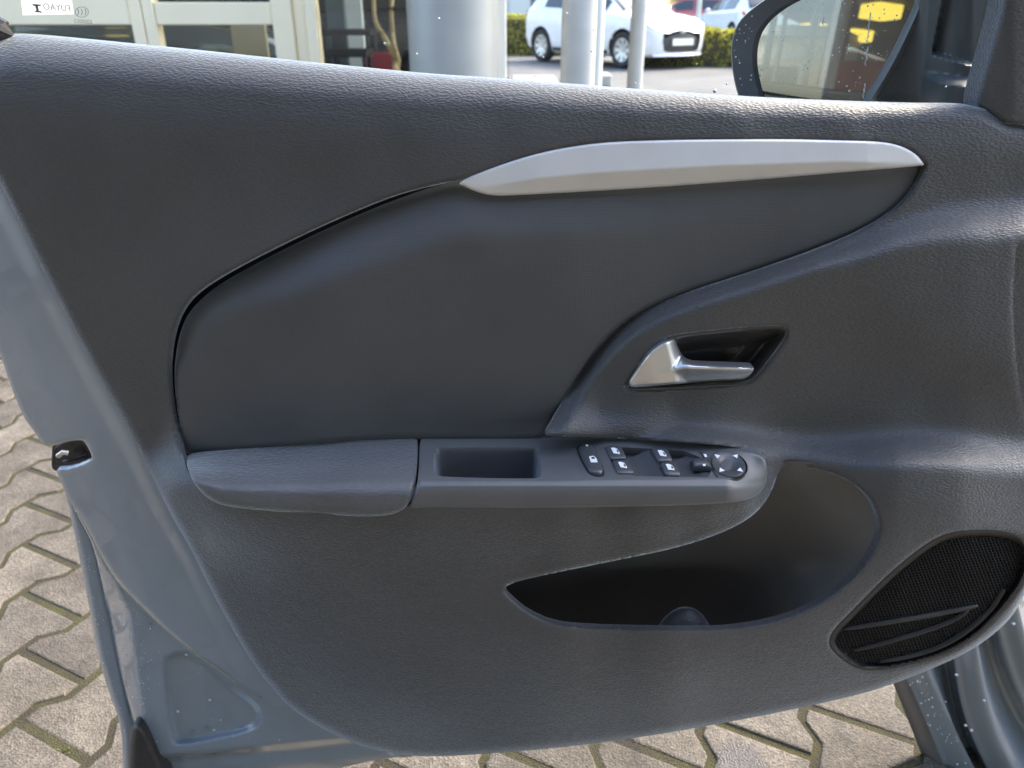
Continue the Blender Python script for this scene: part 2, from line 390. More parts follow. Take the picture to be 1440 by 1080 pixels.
def paver_mat():
    m = mat('concrete_paver', (.30, .27, .23), .85)
    oi = N(m, 'ShaderNodeObjectInfo'); c = coords(m)
    n = N(m, 'ShaderNodeTexNoise'); n.inputs['Scale'].default_value = 14; n.inputs['Detail'].default_value = 9; n.inputs['Roughness'].default_value = .72; LK(m, c, n.inputs['Vector'])
    r = N(m, 'ShaderNodeValToRGB'); e = r.color_ramp.elements
    e[0].position = .25; e[0].color = (.070, .064, .055, 1); e[1].position = .75; e[1].color = (.182, .166, .142, 1)
    LK(m, n.outputs[0], r.inputs[0])
    sp = N(m, 'ShaderNodeTexVoronoi'); sp.inputs['Scale'].default_value = 330; LK(m, c, sp.inputs['Vector'])      # exposed aggregate
    sr = N(m, 'ShaderNodeValToRGB'); sr.color_ramp.elements[0].color = (.45, .42, .4, 1); sr.color_ramp.elements[1].color = (1.5, 1.45, 1.35, 1)
    LK(m, sp.outputs['Color'], sr.inputs[0])
    mx = N(m, 'ShaderNodeMixRGB', blend_type='MULTIPLY'); mx.inputs[0].default_value = .8; LK(m, r.outputs[0], mx.inputs[1]); LK(m, sr.outputs[0], mx.inputs[2])
    hv = N(m, 'ShaderNodeHueSaturation'); vr = N(m, 'ShaderNodeMapRange'); vr.inputs['To Min'].default_value = .72; vr.inputs['To Max'].default_value = 1.22
    LK(m, oi.outputs['Random'], vr.inputs['Value']); LK(m, vr.outputs[0], hv.inputs['Value']); LK(m, mx.outputs[0], hv.inputs['Color'])
    big = N(m, 'ShaderNodeTexNoise'); big.inputs['Scale'].default_value = 4.5; big.inputs['Detail'].default_value = 5; big.inputs['Roughness'].default_value = .6; LK(m, c, big.inputs['Vector'])
    br = N(m, 'ShaderNodeValToRGB'); br.color_ramp.elements[0].position = .35; br.color_ramp.elements[0].color = (.58, .56, .52, 1); br.color_ramp.elements[1].position = .62; br.color_ramp.elements[1].color = (1.08, 1.07, 1.05, 1); LK(m, big.outputs[0], br.inputs[0])
    bm = N(m, 'ShaderNodeMixRGB', blend_type='MULTIPLY'); bm.inputs[0].default_value = 1; LK(m, hv.outputs[0], bm.inputs[1]); LK(m, br.outputs[0], bm.inputs[2])
    # oil stain with its own ragged outline
    st = ground(1040, 1072); vm = N(m, 'ShaderNodeVectorMath', operation='DISTANCE'); vm.inputs[1].default_value = tuple(st.tolist()); LK(m, c, vm.inputs[0])
    nn = N(m, 'ShaderNodeTexNoise'); nn.inputs['Scale'].default_value = 45; nn.inputs['Detail'].default_value = 5; LK(m, c, nn.inputs['Vector'])
    ad = N(m, 'ShaderNodeMath', operation='MULTIPLY_ADD'); ad.inputs[1].default_value = .06; LK(m, nn.outputs[0], ad.inputs[0]); LK(m, vm.outputs['Value'], ad.inputs[2])
    mr = N(m, 'ShaderNodeMapRange'); mr.inputs['From Min'].default_value = .062; mr.inputs['From Max'].default_value = .074; mr.inputs['To Min'].default_value = .8; mr.inputs['To Max'].default_value = 0
    LK(m, ad.outputs[0], mr.inputs['Value'])
    m2 = N(m, 'ShaderNodeMixRGB'); m2.inputs[2].default_value = (.03, .026, .024, 1); LK(m, mr.outputs[0], m2.inputs[0]); LK(m, bm.outputs[0], m2.inputs[1])
    LK(m, m2.outputs[0], bsdf(m).inputs['Base Color'])
    rr = N(m, 'ShaderNodeMapRange'); rr.inputs['To Min'].default_value = .85; rr.inputs['To Max'].default_value = .4; LK(m, mr.outputs[0], rr.inputs['Value']); LK(m, rr.outputs[0], bsdf(m).inputs['Roughness'])
    b = add_bump(m, sp.outputs['Distance'], .7, .0022); add_bump(m, n.outputs[0], .5, .006, b); return m
M['paver'] = paver_mat(); M['moss'] = moss_mat()
pave = MB().add([(-2.6,-2.6,-.003),(1.8,-2.6,-.003),(1.8,3.2,-.003),(-2.6,3.2,-.003)], [(0,1,2,3)]).build('pavement', M['moss'], flat=True)
tag(pave, 'zigzag concrete block paving with mossy joints under the open door', kind='structure')
TH = math.radians(26.3); RD = np.array([math.sin(TH), math.cos(TH)]); ND = np.array([math.cos(TH), -math.sin(TH)])
PER, PIT, AMP, JT = .2, .143, .0150, .0068
g0 = ground(1066, 1037)[:2]; c0 = float(g0@RD); b0 = float(g0@ND)
def wave(t):                                    # trapezoid wave, +1 at a stone's ends
    t = abs(((t/PER+.5) % 1)-.5)*2
    return 1-2*min(max((t-.33)/.34, 0), 1)
def paver_mesh():
    m = bpy.data.meshes.new('paver'); L = PER/2
    ts = [-.5, -.335, -.165, .165, .335, .5]
    right = [(t*PER, PIT/2+AMP*wave(t*PER+L)) for t in ts]
    loop = right+[(a, -b) for a, b in reversed(right)]
    def ins(d):
        out = []
        for a, b in loop: out.append(((abs(a)-(d if abs(a) > .49*PER else 0))*(1 if a > 0 else -1), (abs(b)-d)*(1 if b > 0 else -1)))
        return out
    rings = [(ins(JT), -.03), (ins(JT), -.0035), (ins(JT+.0012), -.001), (ins(JT+.004), 0)]
    V = []; n = len(loop); f = []
    for ring, z in rings:
        for a, b in ring: q = RD*a+ND*b; V.append((q[0], q[1], z))
    for k in range(3): f += [[k*n+i, k*n+(i+1) % n, (k+1)*n+(i+1) % n, (k+1)*n+i] for i in range(n)]
    f.append(list(range(3*n, 4*n)))
    m.from_pydata(V, [], [g[::-1] for g in f]); m.update(); m.materials.append(M['paver']); return m
pm = paver_mesh()
rest = []
for i in range(-30, 30):
    for j in range(-30, 30):
        al = c0+PER/2+j*PER+(PER/2 if i % 2 else 0); ac = b0+i*PIT; q = RD*al+ND*ac
        x, y = q
        if not (-2.4 < y < 2.9 and -2.4 < x < 1.6): continue
        # only what the photo shows: left of the door, and the strip under it
        if not (y > .62 and ((x < -.45 and x > -.72*y-.35) or (y < 1.2 and x > -.6 and x < 1.15))):
            rest.append((x, y)); continue
        o = bpy.data.objects.new('paver', pm); COL.objects.link(o); o.parent = pave
        o.location = (x, y, random.uniform(-.0015, .0015))
        o.rotation_euler = (random.uniform(-.008, .008), random.uniform(-.008, .008), random.uniform(-.008, .008))
vv = [tuple(v.co) for v in pm.vertices]; ff = [list(p.vertices) for p in pm.polygons]; rb = MB()
for x, y in rest: rb.add([(a+x, b+y, c) for a, b, c in vv], ff)
tag(rb.build('paver', M['paver'], pave, flat=True), kind='stuff')
# moss tufts in the joints
mb = MB()
def tuft(cx, cy, n, s):
    for _ in range(n):
        x, y = cx+random.gauss(0, s), cy+random.gauss(0, s*.6); h = random.uniform(.004, .011); a = random.uniform(0, 6.3); r = .0025
        mb.add([(x+r*math.cos(a), y+r*math.sin(a), -.006), (x-r*math.cos(a), y-r*math.sin(a), -.006), (x+random.gauss(0, .004), y+random.gauss(0, .004), -.006+h)], [(0, 1, 2)])
vis = [o.location for o in pave.children if 'kind' not in o]
for _ in range(70):
    o = random.choice(vis); a = random.choice([-.5, random.uniform(-.3, .3)]); b = random.uniform(-.4, .4) if a == -.5 else .5
    q = RD*a*PER+ND*(b*PIT if a == -.5 else PIT/2+AMP*wave(a*PER+PER/2)); tuft(o[0]+q[0], o[1]+q[1], random.randint(5, 22), random.uniform(.003, .008))
M['leafmoss'] = mat('moss_green', (.10, .11, .025), .8)
tag(mb.build('moss', M['leafmoss'], flat=True), 'small green moss tufts growing in the paver joints', 'moss', kind='stuff')

# ================================================================== THE DOOR
door = empty('car_door_assembly', (-.02, D, .2), 'open blue-grey car door with black inner trim, seen from the driver side', 'car door')
BELT = [(0,50),(20,47),(100,54),(190,63),(300,74),(400,85),(500,95),(600,105),(700,111),(800,119),(900,127),(1000,134),(1100,140),(1200,144),(1300,147),(1355,147),(1370,149),(1385,153),(1400,162),(1415,169),(1440,171),(1500,172)]
LEFT_EDGE = [(540,1057),(500,1047),(447,1022),(407,995),(382,967),(360,940),(335,900),(300,837),(270,775),(235,715),(212,665),(185,612),(140,532),(107,470),(50,360),(0,258),(-40,180),(-75,110)]
TRIM = [(-75,60),(-60,52)]+BELT+[(1510,345),(1437,342),(1429,344),(1426,380),(1424,425),(1427,490),(1433,540),(1442,590),(1456,650),(1462,700),(1466,745),(1462,790),(1446,830),(1423,868),(1398,892),(1365,915),(1330,932),(1290,949),(1250,964),(1200,979),(1100,1001),(1000,1020),(900,1037),(800,1050),(700,1059),(620,1064),(575,1063)]+LEFT_EDGE
INS_LEFT = [(640,256),(573,277),(507,303),(440,333),(373,366),(323,393),(290,414),(270,433),(256,458),(248,490),(245,525),(247,560),(252,595),(260,634)]
INS_RIGHT = [(1299,236),(1285,262),(1268,284),(1240,306),(1200,328),(1130,356),(1040,386),(960,411),(900,437),(860,466),(830,500),(800,545),(775,590),(763,612)]
DEC_TOP = [(640,256),(700,233),(760,214),(820,203),(880,198),(1000,196),(1100,196),(1200,198),(1245,200),(1270,206),(1290,218),(1300,231)]
DEC_BOT = [(1300,231),(1180,243),(1000,258),(850,268),(720,275),(690,275),(670,270),(655,263),(640,256)]
PAD = [(262,648),(264,640),(276,635),(408,622),(505,613),(578,611),(586,613),(588,625),(586,667),(581,698),(569,717),(547,725),(512,727),(443,723),(367,718),(314,712),(290,700),(273,681),(264,660)]
CON = [(590,616),(597,614),(760,614),(850,616),(911,619),(972,623),(1020,627),(1055,633),(1074,641),(1080,655),(1078,679),(1069,694),(1053,703),(1020,708),(925,712),(760,714),(600,714),(574,715),(584,698),(589,667)]
HOLE1 = DEC_TOP[:-1]+[(1302,233)]+[(x+1.5, y+1.5) for x, y in INS_RIGHT[:-1]]+[(764,612),(775,613),(850,615.5),(911,618.5),(972,622.5),(1020,626.5),(1055,632.5),(1075,641),(1081,655),(1079,679),(1069,691),(1050,699),(1000,703),(760,708),(590,708),(560,716),(512,720),(443,716),(367,711),(318,705),(294,697),(276,682),(263,662),(257,640)]+[(x-8, y-7) for x, y in INS_LEFT[::-1][1:-1]]+[(636,254)]
BEZEL = [(879,540),(884,530),(915,491),(931,478),(949,471),(1010,464),(1065,459),(1098,458),(1107,463),(1109,473),(1093,497),(1067,529),(1055,539),(1038,543),(888,550),(880,546)]
POCKET = [(706,827),(725,847),(745,862),(775,876),(810,881),(880,884),(1000,885),(1040,882),(1090,873),(1140,855),(1180,829),(1215,795),(1234,760),(1238,738),(1228,708),(1210,687),(1180,669),(1140,658),(1104,656),(1094,664),(1088,684),(1076,708),(1052,731),(1012,751),(951,771),(862,789),(773,807),(725,818)]
SPK = [(1165,902),(1171,886),(1203,854),(1248,808),(1294,770),(1323,753),(1349,746),(1393,744),(1428,750),(1445,764),(1449,788),(1441,816),(1417,850),(1381,889),(1345,913),(1308,928),(1260,940),(1231,943),(1207,942),(1183,927),(1169,913)]

# depth of the moulded trim (metres towards the cabin), measured point by point
LIP = chaikin([(740,660),(763,612),(775,590),(800,545),(830,500),(860,466),(900,437),(960,411),(1040,386),(1130,356),(1200,330),(1250,306),(1310,284),(1380,270),(1520,262)], 2, False)
LEDGE = chaikin([(700,606),(800,602),(900,594),(1000,594),(1100,600),(1200,600),(1300,596),(1400,604),(1520,620)], 2, False)
def lips(x, y):
    x = np.ravel(np.asarray(x, float)); y = np.ravel(np.asarray(y, float))
    w1 = np.interp(x, [800, 1150, 1260, 1400, 1500], [26, 30, 50, 78, 78]); a1 = np.interp(x, [760, 830, 1200, 1360, 1500], [.012, .020, .023, .029, .029])
    w2 = np.interp(x, [800, 1000, 1080, 1200, 1350, 1450], [24, 36, 48, 62, 66, 66]); a2 = np.interp(x, [800, 880, 960, 1050, 1150, 1260, 1350, 1450], [0, .002, .011, .020, .027, .034, .034, .029])
    a1 = a1*np.maximum(smooth(820, 960, x), 1-smooth(596, 640, y))
    d1 = line_d(x, y, LIP); d2 = line_d(x, y, LEDGE)
    s1 = np.clip(d1/w1, 0, 1); s1 = np.where(d1 > 0, s1*s1*(3-2*s1), 0)
    s2 = np.clip(d2/w2, 0, 1); s2 = s2*s2*(3-2*s2)
    return a1*s1+a2*s2
T = []
for x in range(-60, 1500, 80):
    k_ = float(smooth(500, 950, x))
    T += [(x, np.interp(x, [p[0] for p in BELT], [p[1] for p in BELT])+q, v) for q, v in ((5, -.009+.006*k_), (45-17*k_, -.003+.003*k_), (90-42*k_, .003))]
T += [(0,200,.003),(60,250,.003),(150,250,.004),(300,250,.004),(450,260,.003),(80,330,.002),(200,350,.003),(160,450,.001),(140,500,-.001),(200,500,.0),(220,560,-.001),(200,590,-.002),(235,600,-.002),(215,630,-.004),
      (228,640,.002),(244,648,.012),(242,668,.030),(244,690,.038),(254,712,.040),(225,674,.018),(256,735,.038),
      (560,220,.003),(700,200,.003),(850,180,.003),(1050,178,.003),(1200,182,.003),(1330,215,.004),(1400,220,.003),(1480,220,.0),(1340,262,.003),(1430,255,.001),
      (1320,400,.030),(1200,430,.026),(1100,430,.024),(1400,400,.031),(1000,500,.021),(900,540,.020),(1050,550,.017),(1150,480,.021),(1300,480,.029),(1400,480,.033),(1420,520,.033),(1120,560,.015),(1200,560,.016),(1300,570,.019),(1400,570,.026),(840,580,.018),(950,580,.017),
      (1260,700,.068),(1330,700,.068),(1440,690,.05),(1270,740,.070),(1340,735,.068),(1430,740,.052),
      (1240,790,.070),(1190,840,.070),(1230,830,.069),(1150,870,.070),(1180,870,.068),(1330,830,.06),(1440,800,.048),(1390,885,.046),(1300,935,.048),(1200,950,.054),(1150,920,.064),(1100,890,.070),
      (1000,896,.070),(900,896,.070),(800,894,.068),(740,880,.064),(700,845,.060),(690,825,.060),(720,810,.060),(1000,920,.069),(900,920,.068),(800,925,.064),(1000,960,.057),(850,980,.052),(700,960,.046),(1100,960,.056),(1000,1010,.040),(850,1035,.034),(700,1050,.024),(1200,970,.046),(1100,995,.042),
      (600,718,.084),(700,716,.084),(800,716,.084),(900,714,.084),(1000,711,.082),(1050,708,.072),(1084,690,.044),(1084,655,.036),(600,745,.080),(800,740,.080),(950,735,.077),(1030,725,.070),(1060,718,.060),(620,780,.070),(760,785,.066),(860,775,.066),(960,758,.066),(600,830,.060),(650,870,.056),(600,920,.048),(500,760,.070),(500,830,.054),(500,900,.042),(450,730,.082),(350,725,.072),(300,716,.060),(300,760,.044),(350,810,.040),(400,880,.033),(450,950,.026),(360,890,.024),(320,840,.026),(280,770,.028),(520,1000,.026),(480,1010,.016),(600,1010,.030),(600,1055,.014),(540,1045,.010),(420,985,.010),(520,1046,.008)]
T = np.array(T, float); T[:, 2] -= lips(T[:, 0], T[:, 1])
_TF = Field(T, 3e-3)
def TF(x, y):
    x = np.asarray(x, float); y = np.asarray(y, float); L = 0
    for a in range(6): L = L+lips(x+7*math.cos(a*math.pi/3), y+7*math.sin(a*math.pi/3)).reshape(x.shape)/6
    return _TF(x, y)+L
trim_poly = chaikin(TRIM, 2); hole1_poly = chaikin(HOLE1, 2); pocket_poly = chaikin(POCKET, 2); spk_poly = chaikin(SPK, 2); bez_poly = chaikin(BEZEL, 2)
belt_line = np.array([(-200, 52)]+[(-80, 52)]+BELT+[(1600, 174)], float)
def belt_roll(x, y):
    by = np.interp(x, belt_line[:, 0], belt_line[:, 1]); rr = np.interp(x, [0, 600, 1000, 1400], [62, 48, 34, 22])
    return roll(np.clip(y-by, 0, None), rr, rr/1500*.85)
def trim_w(x, y):
    w = TF(x, y)+belt_roll(x, y)
    sd = np.abs(sdist(x, y, trim_poly)); lower = smooth(100, 200, y-np.interp(x, belt_line[:, 0], belt_line[:, 1]))
    w = w+roll(sd, 11, .007)*(1-.85*smooth(1370, 1410, x)*(y < 700))*np.where(y > np.interp(x, belt_line[:, 0], belt_line[:, 1])+60, 1, 0)
    sh = np.abs(sdist(x, y, hole1_poly)); w = w+roll(sh, 5, .003)*(y < 640)
    w = w+roll(np.abs(sdist(x, y, pocket_poly)), 7, .004)+roll(np.abs(sdist(x, y, spk_poly)), 4, .002)+roll(np.abs(sdist(x, y, bez_poly)), 4, .0025)
    return w
panel('trim_panel', TRIM, trim_w, M['trim'], door, 3.0, [HOLE1, BEZEL, POCKET, SPK], skirt=.012, svec=(0, .007, -.002))

# woven insert
INS = INS_LEFT+[(266,640),(408,628),(505,619),(585,618),(755,618),(763,613)]+INS_RIGHT[::-1][1:]+[(1290,226),(1180,234),(1000,249),(850,259),(720,266),(690,266),(672,263),(656,258)]
IEDGE = chaikin(INS_LEFT[::-1][4:]+[(700,262),(850,266),(1000,257),(1180,241),(1299,228),(1330,224)], 2, False)
def IF(x, y):
    o = 0
    for a in range(8): o = o+_IF(x+13*math.cos(a*math.pi/4), y+13*math.sin(a*math.pi/4))/16+_IF(x+6*math.cos(a*math.pi/4), y+6*math.sin(a*math.pi/4))/16
    return o
def _IF(x, y):
    d = line_d(x, y, IEDGE); wd = np.interp(x, [250, 300, 400, 560, 700, 800, 1000, 1300], [26, 34, 62, 78, 74, 66, 56, 40]); am = np.interp(x, [250, 330, 450, 700, 1000, 1200, 1300], [.008, .014, .025, .018, .006, .003, .001])
    t = np.clip(d/wd, 0, 1.0); up = am*(t-.10*t**6)/.90
    fall = np.clip((d-wd)/420, 0, 1)
    return np.interp(x, [560, 800], [-.008, -.003])+up-am*.42*fall**1.2
ins_poly = chaikin(INS, 2)
panel('cloth_insert', INS, lambda x, y: IF(x, y)+roll(np.abs(sdist(x, y, ins_poly)), np.interp(x, [600, 760], [9, 5]), np.interp(x, [600, 760], [.006, .003])), M['insert'], door, 3.0, skirt=.01)
# silver strip
DEC = DEC_TOP+[(1299,233)]+DEC_BOT[1:-1]
crease = np.array([(640,262),(690,262),(760,250),(833,243),(1008,233),(1183,227),(1300,230)], float)
dec_poly = chaikin(DEC, 2)
def dec_w(x, y):
    cy = np.interp(x, crease[:, 0], crease[:, 1]); h = np.interp(x, [640, 760, 1000, 1220, 1300], [.0015, .006, .0075, .006, .001])
    a_ = h*(1-(cy-y)/52); b_ = h*(1-(y-cy)/26); d_ = a_-b_; up = .5*(a_+b_-np.sqrt(d_*d_+1e-7))
    return .004+up+roll(np.abs(sdist(x, y, dec_poly)), 3, .0018)
panel('decor_strip', DEC, dec_w, M['silver'], door, 2.0, skirt=.008)

# armrest pad
def pad_w(x, y):
    yt = np.interp(x, [264, 290, 408, 505, 588], [638, 633, 622, 613, 611]); yb = np.interp(x, [264, 290, 314, 367, 443, 512, 588], [690, 702, 712, 718, 723, 727, 727])
    v = (y-yt)/(yb-yt); f = np.interp(x, [262, 275, 300, 340, 400, 588], [.86, .90, .94, .97, .99, 1.0])
    return pchip(v, [-.1, 0, .25, .50, .62, .74, .88, 1.05], [-.006, .002, .036, .069, .080, .0855, .0865, .084])*f
pad_poly = chaikin(PAD, 2)
panel('armrest_pad', PAD, lambda x, y: pad_w(x, y)+roll(np.abs(sdist(x, y, pad_poly)), 7, .005), M['pad'], door, 2.0, skirt=.001)
# switch console
def CFd(x, y):
    x = np.asarray(x, float); y = np.asarray(y, float)
    yt = np.interp(x, [570, 760, 850, 911, 972, 1020, 1055, 1085], [614, 614, 616, 619, 623, 627, 633, 643])
    bw = np.interp(x, [570, 775, 850, 950, 1020, 1080], [.003, .004, .022, .032, .040, .050]); fw = .0862-.030*smooth(1020, 1095, x)
    top = bw+(fw*.935-bw)*(y-yt)/(677-yt)
    fr = pchip(y, [600, 677, 683, 690, 700, 720], [.935, .935, .972, .992, 1.0, .99])*fw
    k = .004; d = top-fr; return .5*(top+fr-np.sqrt(d*d+k*k*.12))
con_poly = chaikin(CON, 2)
CUP = [(609,640),(612,631),(620,629),(748,629),(756,630),(759,638),(763,664),(761,671),(752,673),(690,672.5),(625,670.5),(613,668),(609,660)]
BANK = [(849,628),(914,630.5),(978,634.5),(1008,671),(960,671),(869,668.5)]
def con_w(x, y): return CFd(x, y)+roll(np.abs(sdist(x, y, con_poly)), 4, .003)
panel('switch_console', CON, con_w, M['console'], door, 2.0, [CUP, BANK], skirt=.02, hit=1, svec=(0, .002, -.010))
UP = np.array([0, -.16, .987])
def onc(px, py, lift=0.0): return P(px, py, CFd(np.asarray(px, float), np.asarray(py, float)))+UP*lift
# grip cup: a real pit under the console top
cp = chaikin(CUP, 2); top = onc(cp[:, 0], cp[:, 1]); n = len(cp); cen = top.mean(0)
rings = []
for dz, sc in ((.0, 1.0), (-.003, .975), (-.03, .95), (-.052, .90), (-.056, .8), (-.056, .0)):
    q = cen+(top-cen)*np.array([sc, sc, 1]); q[:, 2] = top[:, 2]*(1 if dz > -.02 else 0)+(0 if dz > -.02 else cen[2])+dz; rings.append(q)
V = np.vstack(rings); f = [[k*n+i, k*n+(i+1) % n, (k+1)*n+(i+1) % n, (k+1)*n+i] for k in range(5) for i in range(n)]
mk('grip_cup', V, f, M['console'], door, 50)

# window switch bank: dished plate below the console surface
bank_poly = np.array(BANK)
def bank_lift(x, y):
    s1 = ((x-846)-(y-628)*.52)/64; l = -.0022*np.ones_like(x)
    for off in (0., 1.):
        t = s1-off
        m = (t > .36) & (t < 1.02)
        edge = 628+np.clip((1.0-t)/.64, 0, 1)**1.2*13+off*3         # crest of each finger scoop
        l = np.where(m & (y < edge), -.009, np.where(m, -.0022-.0035*np.sin(np.clip((t-.36)/.66, 0, 1)*math.pi), l))
    return l
def bank_map(x, y, w): return onc(x, y, 0)+UP*np.asarray(w)[:, None]
panel('switch_bank', BANK, bank_lift, M['button'], door, 1.2, skirt=.006, it=0, mapf=bank_map, sharp=35)
def slab(name, pts, h, inset, m, parent, base=-.003, bulge=0.0, sharp=50):
    """button: outline on the console, straight flank, rounded shoulder, flat or domed top"""
    b = onc(np.array([p[0] for p in pts]), np.array([p[1] for p in pts])); c = b.mean(0); n = len(pts)
    rr = [(1, base), (1, h-inset*.9), (1-.35*inset/.012, h-inset*.25), (1-inset/.012, h), (.5, h+bulge*.8), (0, h+bulge)]
    V = np.vstack([c+(b-c)*s+UP*l for s, l in rr])
    return mk(name, V, [[k*n+i, k*n+(i+1) % n, (k+1)*n+(i+1) % n, (k+1)*n+i] for k in range(len(rr)-1) for i in range(n)], m, parent, sharp)
def decal(name, pts, lift, m, parent):
    b = onc(np.array([p[0] for p in pts]), np.array([p[1] for p in pts]), lift); b2 = b-UP*.0004; n = len(pts)
    return mk(name, np.vstack([b, b2]), [list(range(n))[::-1]]+[[i, (i+1) % n, n+(i+1) % n, n+i] for i in range(n)], m, parent, None, True)
SW = [((849.5,628.8),(873,628.3),(881.5,646),(859,647.6)), ((859.5,648.8),(882,647.6),(893,666.8),(868.8,667.6)),
      ((914.5,631.6),(938,632.8),(946.6,649.2),(926,651)), ((926.6,652.2),(947.6,650.6),(958.3,669.6),(937,670))]
def cut(q, r=.13):
    q = np.array(q, float); o = []
    for i in range(len(q)): o += [q[i]+(q[i-1]-q[i])*r, q[i]+(q[(i+1) % len(q)]-q[i])*r]
    return [tuple(p) for p in o]
SWL = ['rear left', 'front left', 'rear right', 'front right']
for k, q in enumerate(SW):
    s = slab('window_switch', cut(q), .0018, .0014, M['button'], door, -.004, .0004)
    cx = sum(p[0] for p in q)/4; cy = sum(p[1] for p in q)/4
    ic = [(-7,-4.6),(-2.6,-4.9),(1.6,-3.2),(5.4,2.2),(5.8,4.0),(-3.2,2.8)]
    decal('icon', [(cx+a, cy+b) for a, b in ic], .0028, M['white_print'], s)
    decal('icon_slit', [(cx+a, cy+b) for a, b in ((.6,-1.9),(2.6,-.6),(4.0,1.9),(2.0,1.7))], .0031, M['dark'], s)
LOCK = [(813,632),(815,628),(820,626),(828,626.5),(834,630),(837,636),(848,661),(847,666.5),(842,668.5),(834,667),(828,664),(824,658),(815,640)]
lk = slab('lock_button', chaikin(LOCK, 1).tolist(), .0032, .0018, M['button'], door, -.003, .0004)
decal('icon', [(828,647),(834,646),(838,649),(840,655),(830.5,655)], .0042, M['white_print'], lk)
decal('icon_slit', [(831,648.4),(834.6,647.7),(836.6,650),(832.2,650.8)], .0045, M['dark'], lk)
decal('lamp_dot', [(823.3,630.5),(826.3,630.5),(826.9,632.2),(823.8,632.3)], .0042, M['white_print'], lk)
grv = [(c[0]*1.0, c[1]) for c in chaikin(LOCK, 1)]
cxy = np.mean(grv, 0); decal('button_gap', [(cxy[0]+(a-cxy[0])*1.13, cxy[1]+(b-cxy[1])*1.10+.5) for a, b in grv], .0004, M['dark'], lk)
# mirror fold slider
sl_ = slab('mirror_slider', [(972,650),(979,646),(993,647),(999,655),(1003,662),(992,659),(984,658.5),(976,659)], .003, .002, M['button'], door, -.004, .001)
decal('slider_slot', [(969,648),(975,645.5),(994,646.5),(1004,661.5),(990,661),(978,660)], -.0012, M['dark'], sl_)
decal('icon', [(988.2,644.6),(991.6,644.4),(993.4,648),(990.2,648.6)], .0048, M['white_print'], sl_)
decal('icon', [(986.8,659.2),(990.8,658.8),(991,661.2),(988,661.8)], .0052, M['white_print'], sl_)
decal('plate_seam', [(984.2,635.5),(985.2,635.3),(997.5,655),(1010,671.6),(1008.8,672),(996.5,655.6)], .0006, M['dark'], sl_)
# mirror adjuster knob
c = onc(1024, 654); R0 = .0148; aa = np.linspace(0, 2*math.pi, 37)[:-1]
def ringk(r, l): return np.stack([c[0]+r*np.cos(aa), c[1]+r*np.sin(aa), c[2]+.25*r*np.sin(aa)], 1)+UP*l
prof = [(R0*1.10, .0004), (R0*1.06, -.003), (R0*.97, -.003), (R0*.97, .0008), (R0*.92, .0018), (R0*.60, .0014), (R0*.50, .0002), (R0*.30, -.0003), (.0001, -.0004)]
V = np.vstack([ringk(r, l) for r, l in prof]); n = 36
kn = mk('mirror_knob', V, [[k*n+(i+1) % n, k*n+i, (k+1)*n+i, (k+1)*n+(i+1) % n] for k in range(len(prof)-1) for i in range(n)], M['button'], door, 45)
for a in (0, 90, 180, 270):
    t = math.radians(a+45); r = R0*.76; qx, qy = math.cos(t), math.sin(t); pts = []
    for u_, v_ in ((.0028, 0), (-.0014, .0024), (-.0014, -.0024)): pts.append(c+np.array([qx*(r+u_)-qy*v_, qy*(r+u_)+qx*v_, .25*(qy*(r+u_)+qx*v_)])+UP*.0026)
    pts = np.array(pts); mk('arrow', np.vstack([pts, pts-UP*.0006]), [[0,1,2],[0,3,4,1],[1,4,5,2],[2,5,3,0]], M['white_print'], kn, None, True)

# inner handle: dished bezel and chrome lever
def cup_w(x, y):
    sd = np.abs(sdist(x, y, bez_poly)); base = TF(x, y)-.0015
    return base-.026*smooth(1, 26, sd)+.006*np.exp(-((x-(1035-(y-500)*.9))/16)**2)*smooth(2, 20, sd)
panel('handle_recess', BEZEL, cup_w, M['gloss_black'], door, 2.0, skirt=.004)
LEVER = [(884,539),(886,533),(900,513),(913,496),(927,484),(948,475.5),(950,478),(954,490),(962,505),(970,511),(985,513),(1057,515),(1061,517.5),(1058,524),(1052,530),(1043,534),(1010,535.5),(954,539.5),(893,545),(886,544)]
def LF(x, y):
    # blade on the left leaning inwards to its right edge, pull bar running right with a rounded crest
    blade = .024+.006*smooth(884, 930, x+(540-y)*.35)-.014*smooth(934, 962, x-(y-480)*.25)
    crest = np.interp(x, [880, 960, 1062], [541, 517, 519]); bar = .037-.00085*np.sqrt((y-crest)**2+9)-.00022*np.clip(968-x, 0, 100)
    k = .003; d = blade-bar; return .5*(blade+bar+np.sqrt(d*d+k*k))-.004
lev_poly = chaikin(LEVER, 2)
panel('door_handle', LEVER, lambda x, y: LF(x, y)+roll(np.abs(sdist(x, y, lev_poly)), 3.5, .003), M['chrome'], door, 1.5, skirt=.008)

# map pocket
LINER = [(690,830),(700,800),(773,795),(862,777),(951,759),(1005,738),(1045,715),(1066,695),(1078,668),(1088,648),(1140,648),(1190,660),(1222,680),(1240,705),(1250,738),(1246,765),(1226,805),(1190,842),(1150,872),(1100,900),(1040,925),(900,940),(780,930),(720,880)]
PL = Field([(1238,738,.064),(1228,708,.056),(1210,687,.050),(1180,669,.044),(1140,658,.038),(1104,656,.036),(1215,795,.064),(1180,829,.058),(1140,855,.046),(1200,740,.050),(1150,720,.032),(1120,690,.026),(1160,790,.030),(1100,760,.004),(1080,820,-.008),(1040,790,-.020),(1000,800,-.028),(950,790,-.030),(850,800,-.030),(720,825,-.022),(740,860,-.022),(800,860,-.030),(900,870,-.034),(1000,870,-.028),(1060,860,-.014),(1100,880,.008),(1060,720,.000),(1085,680,.018),(1000,745,-.02),(950,765,-.028),(800,935,-.02),(1000,930,-.015),(900,935,-.018),(1040,925,-.008)], 1e-5)
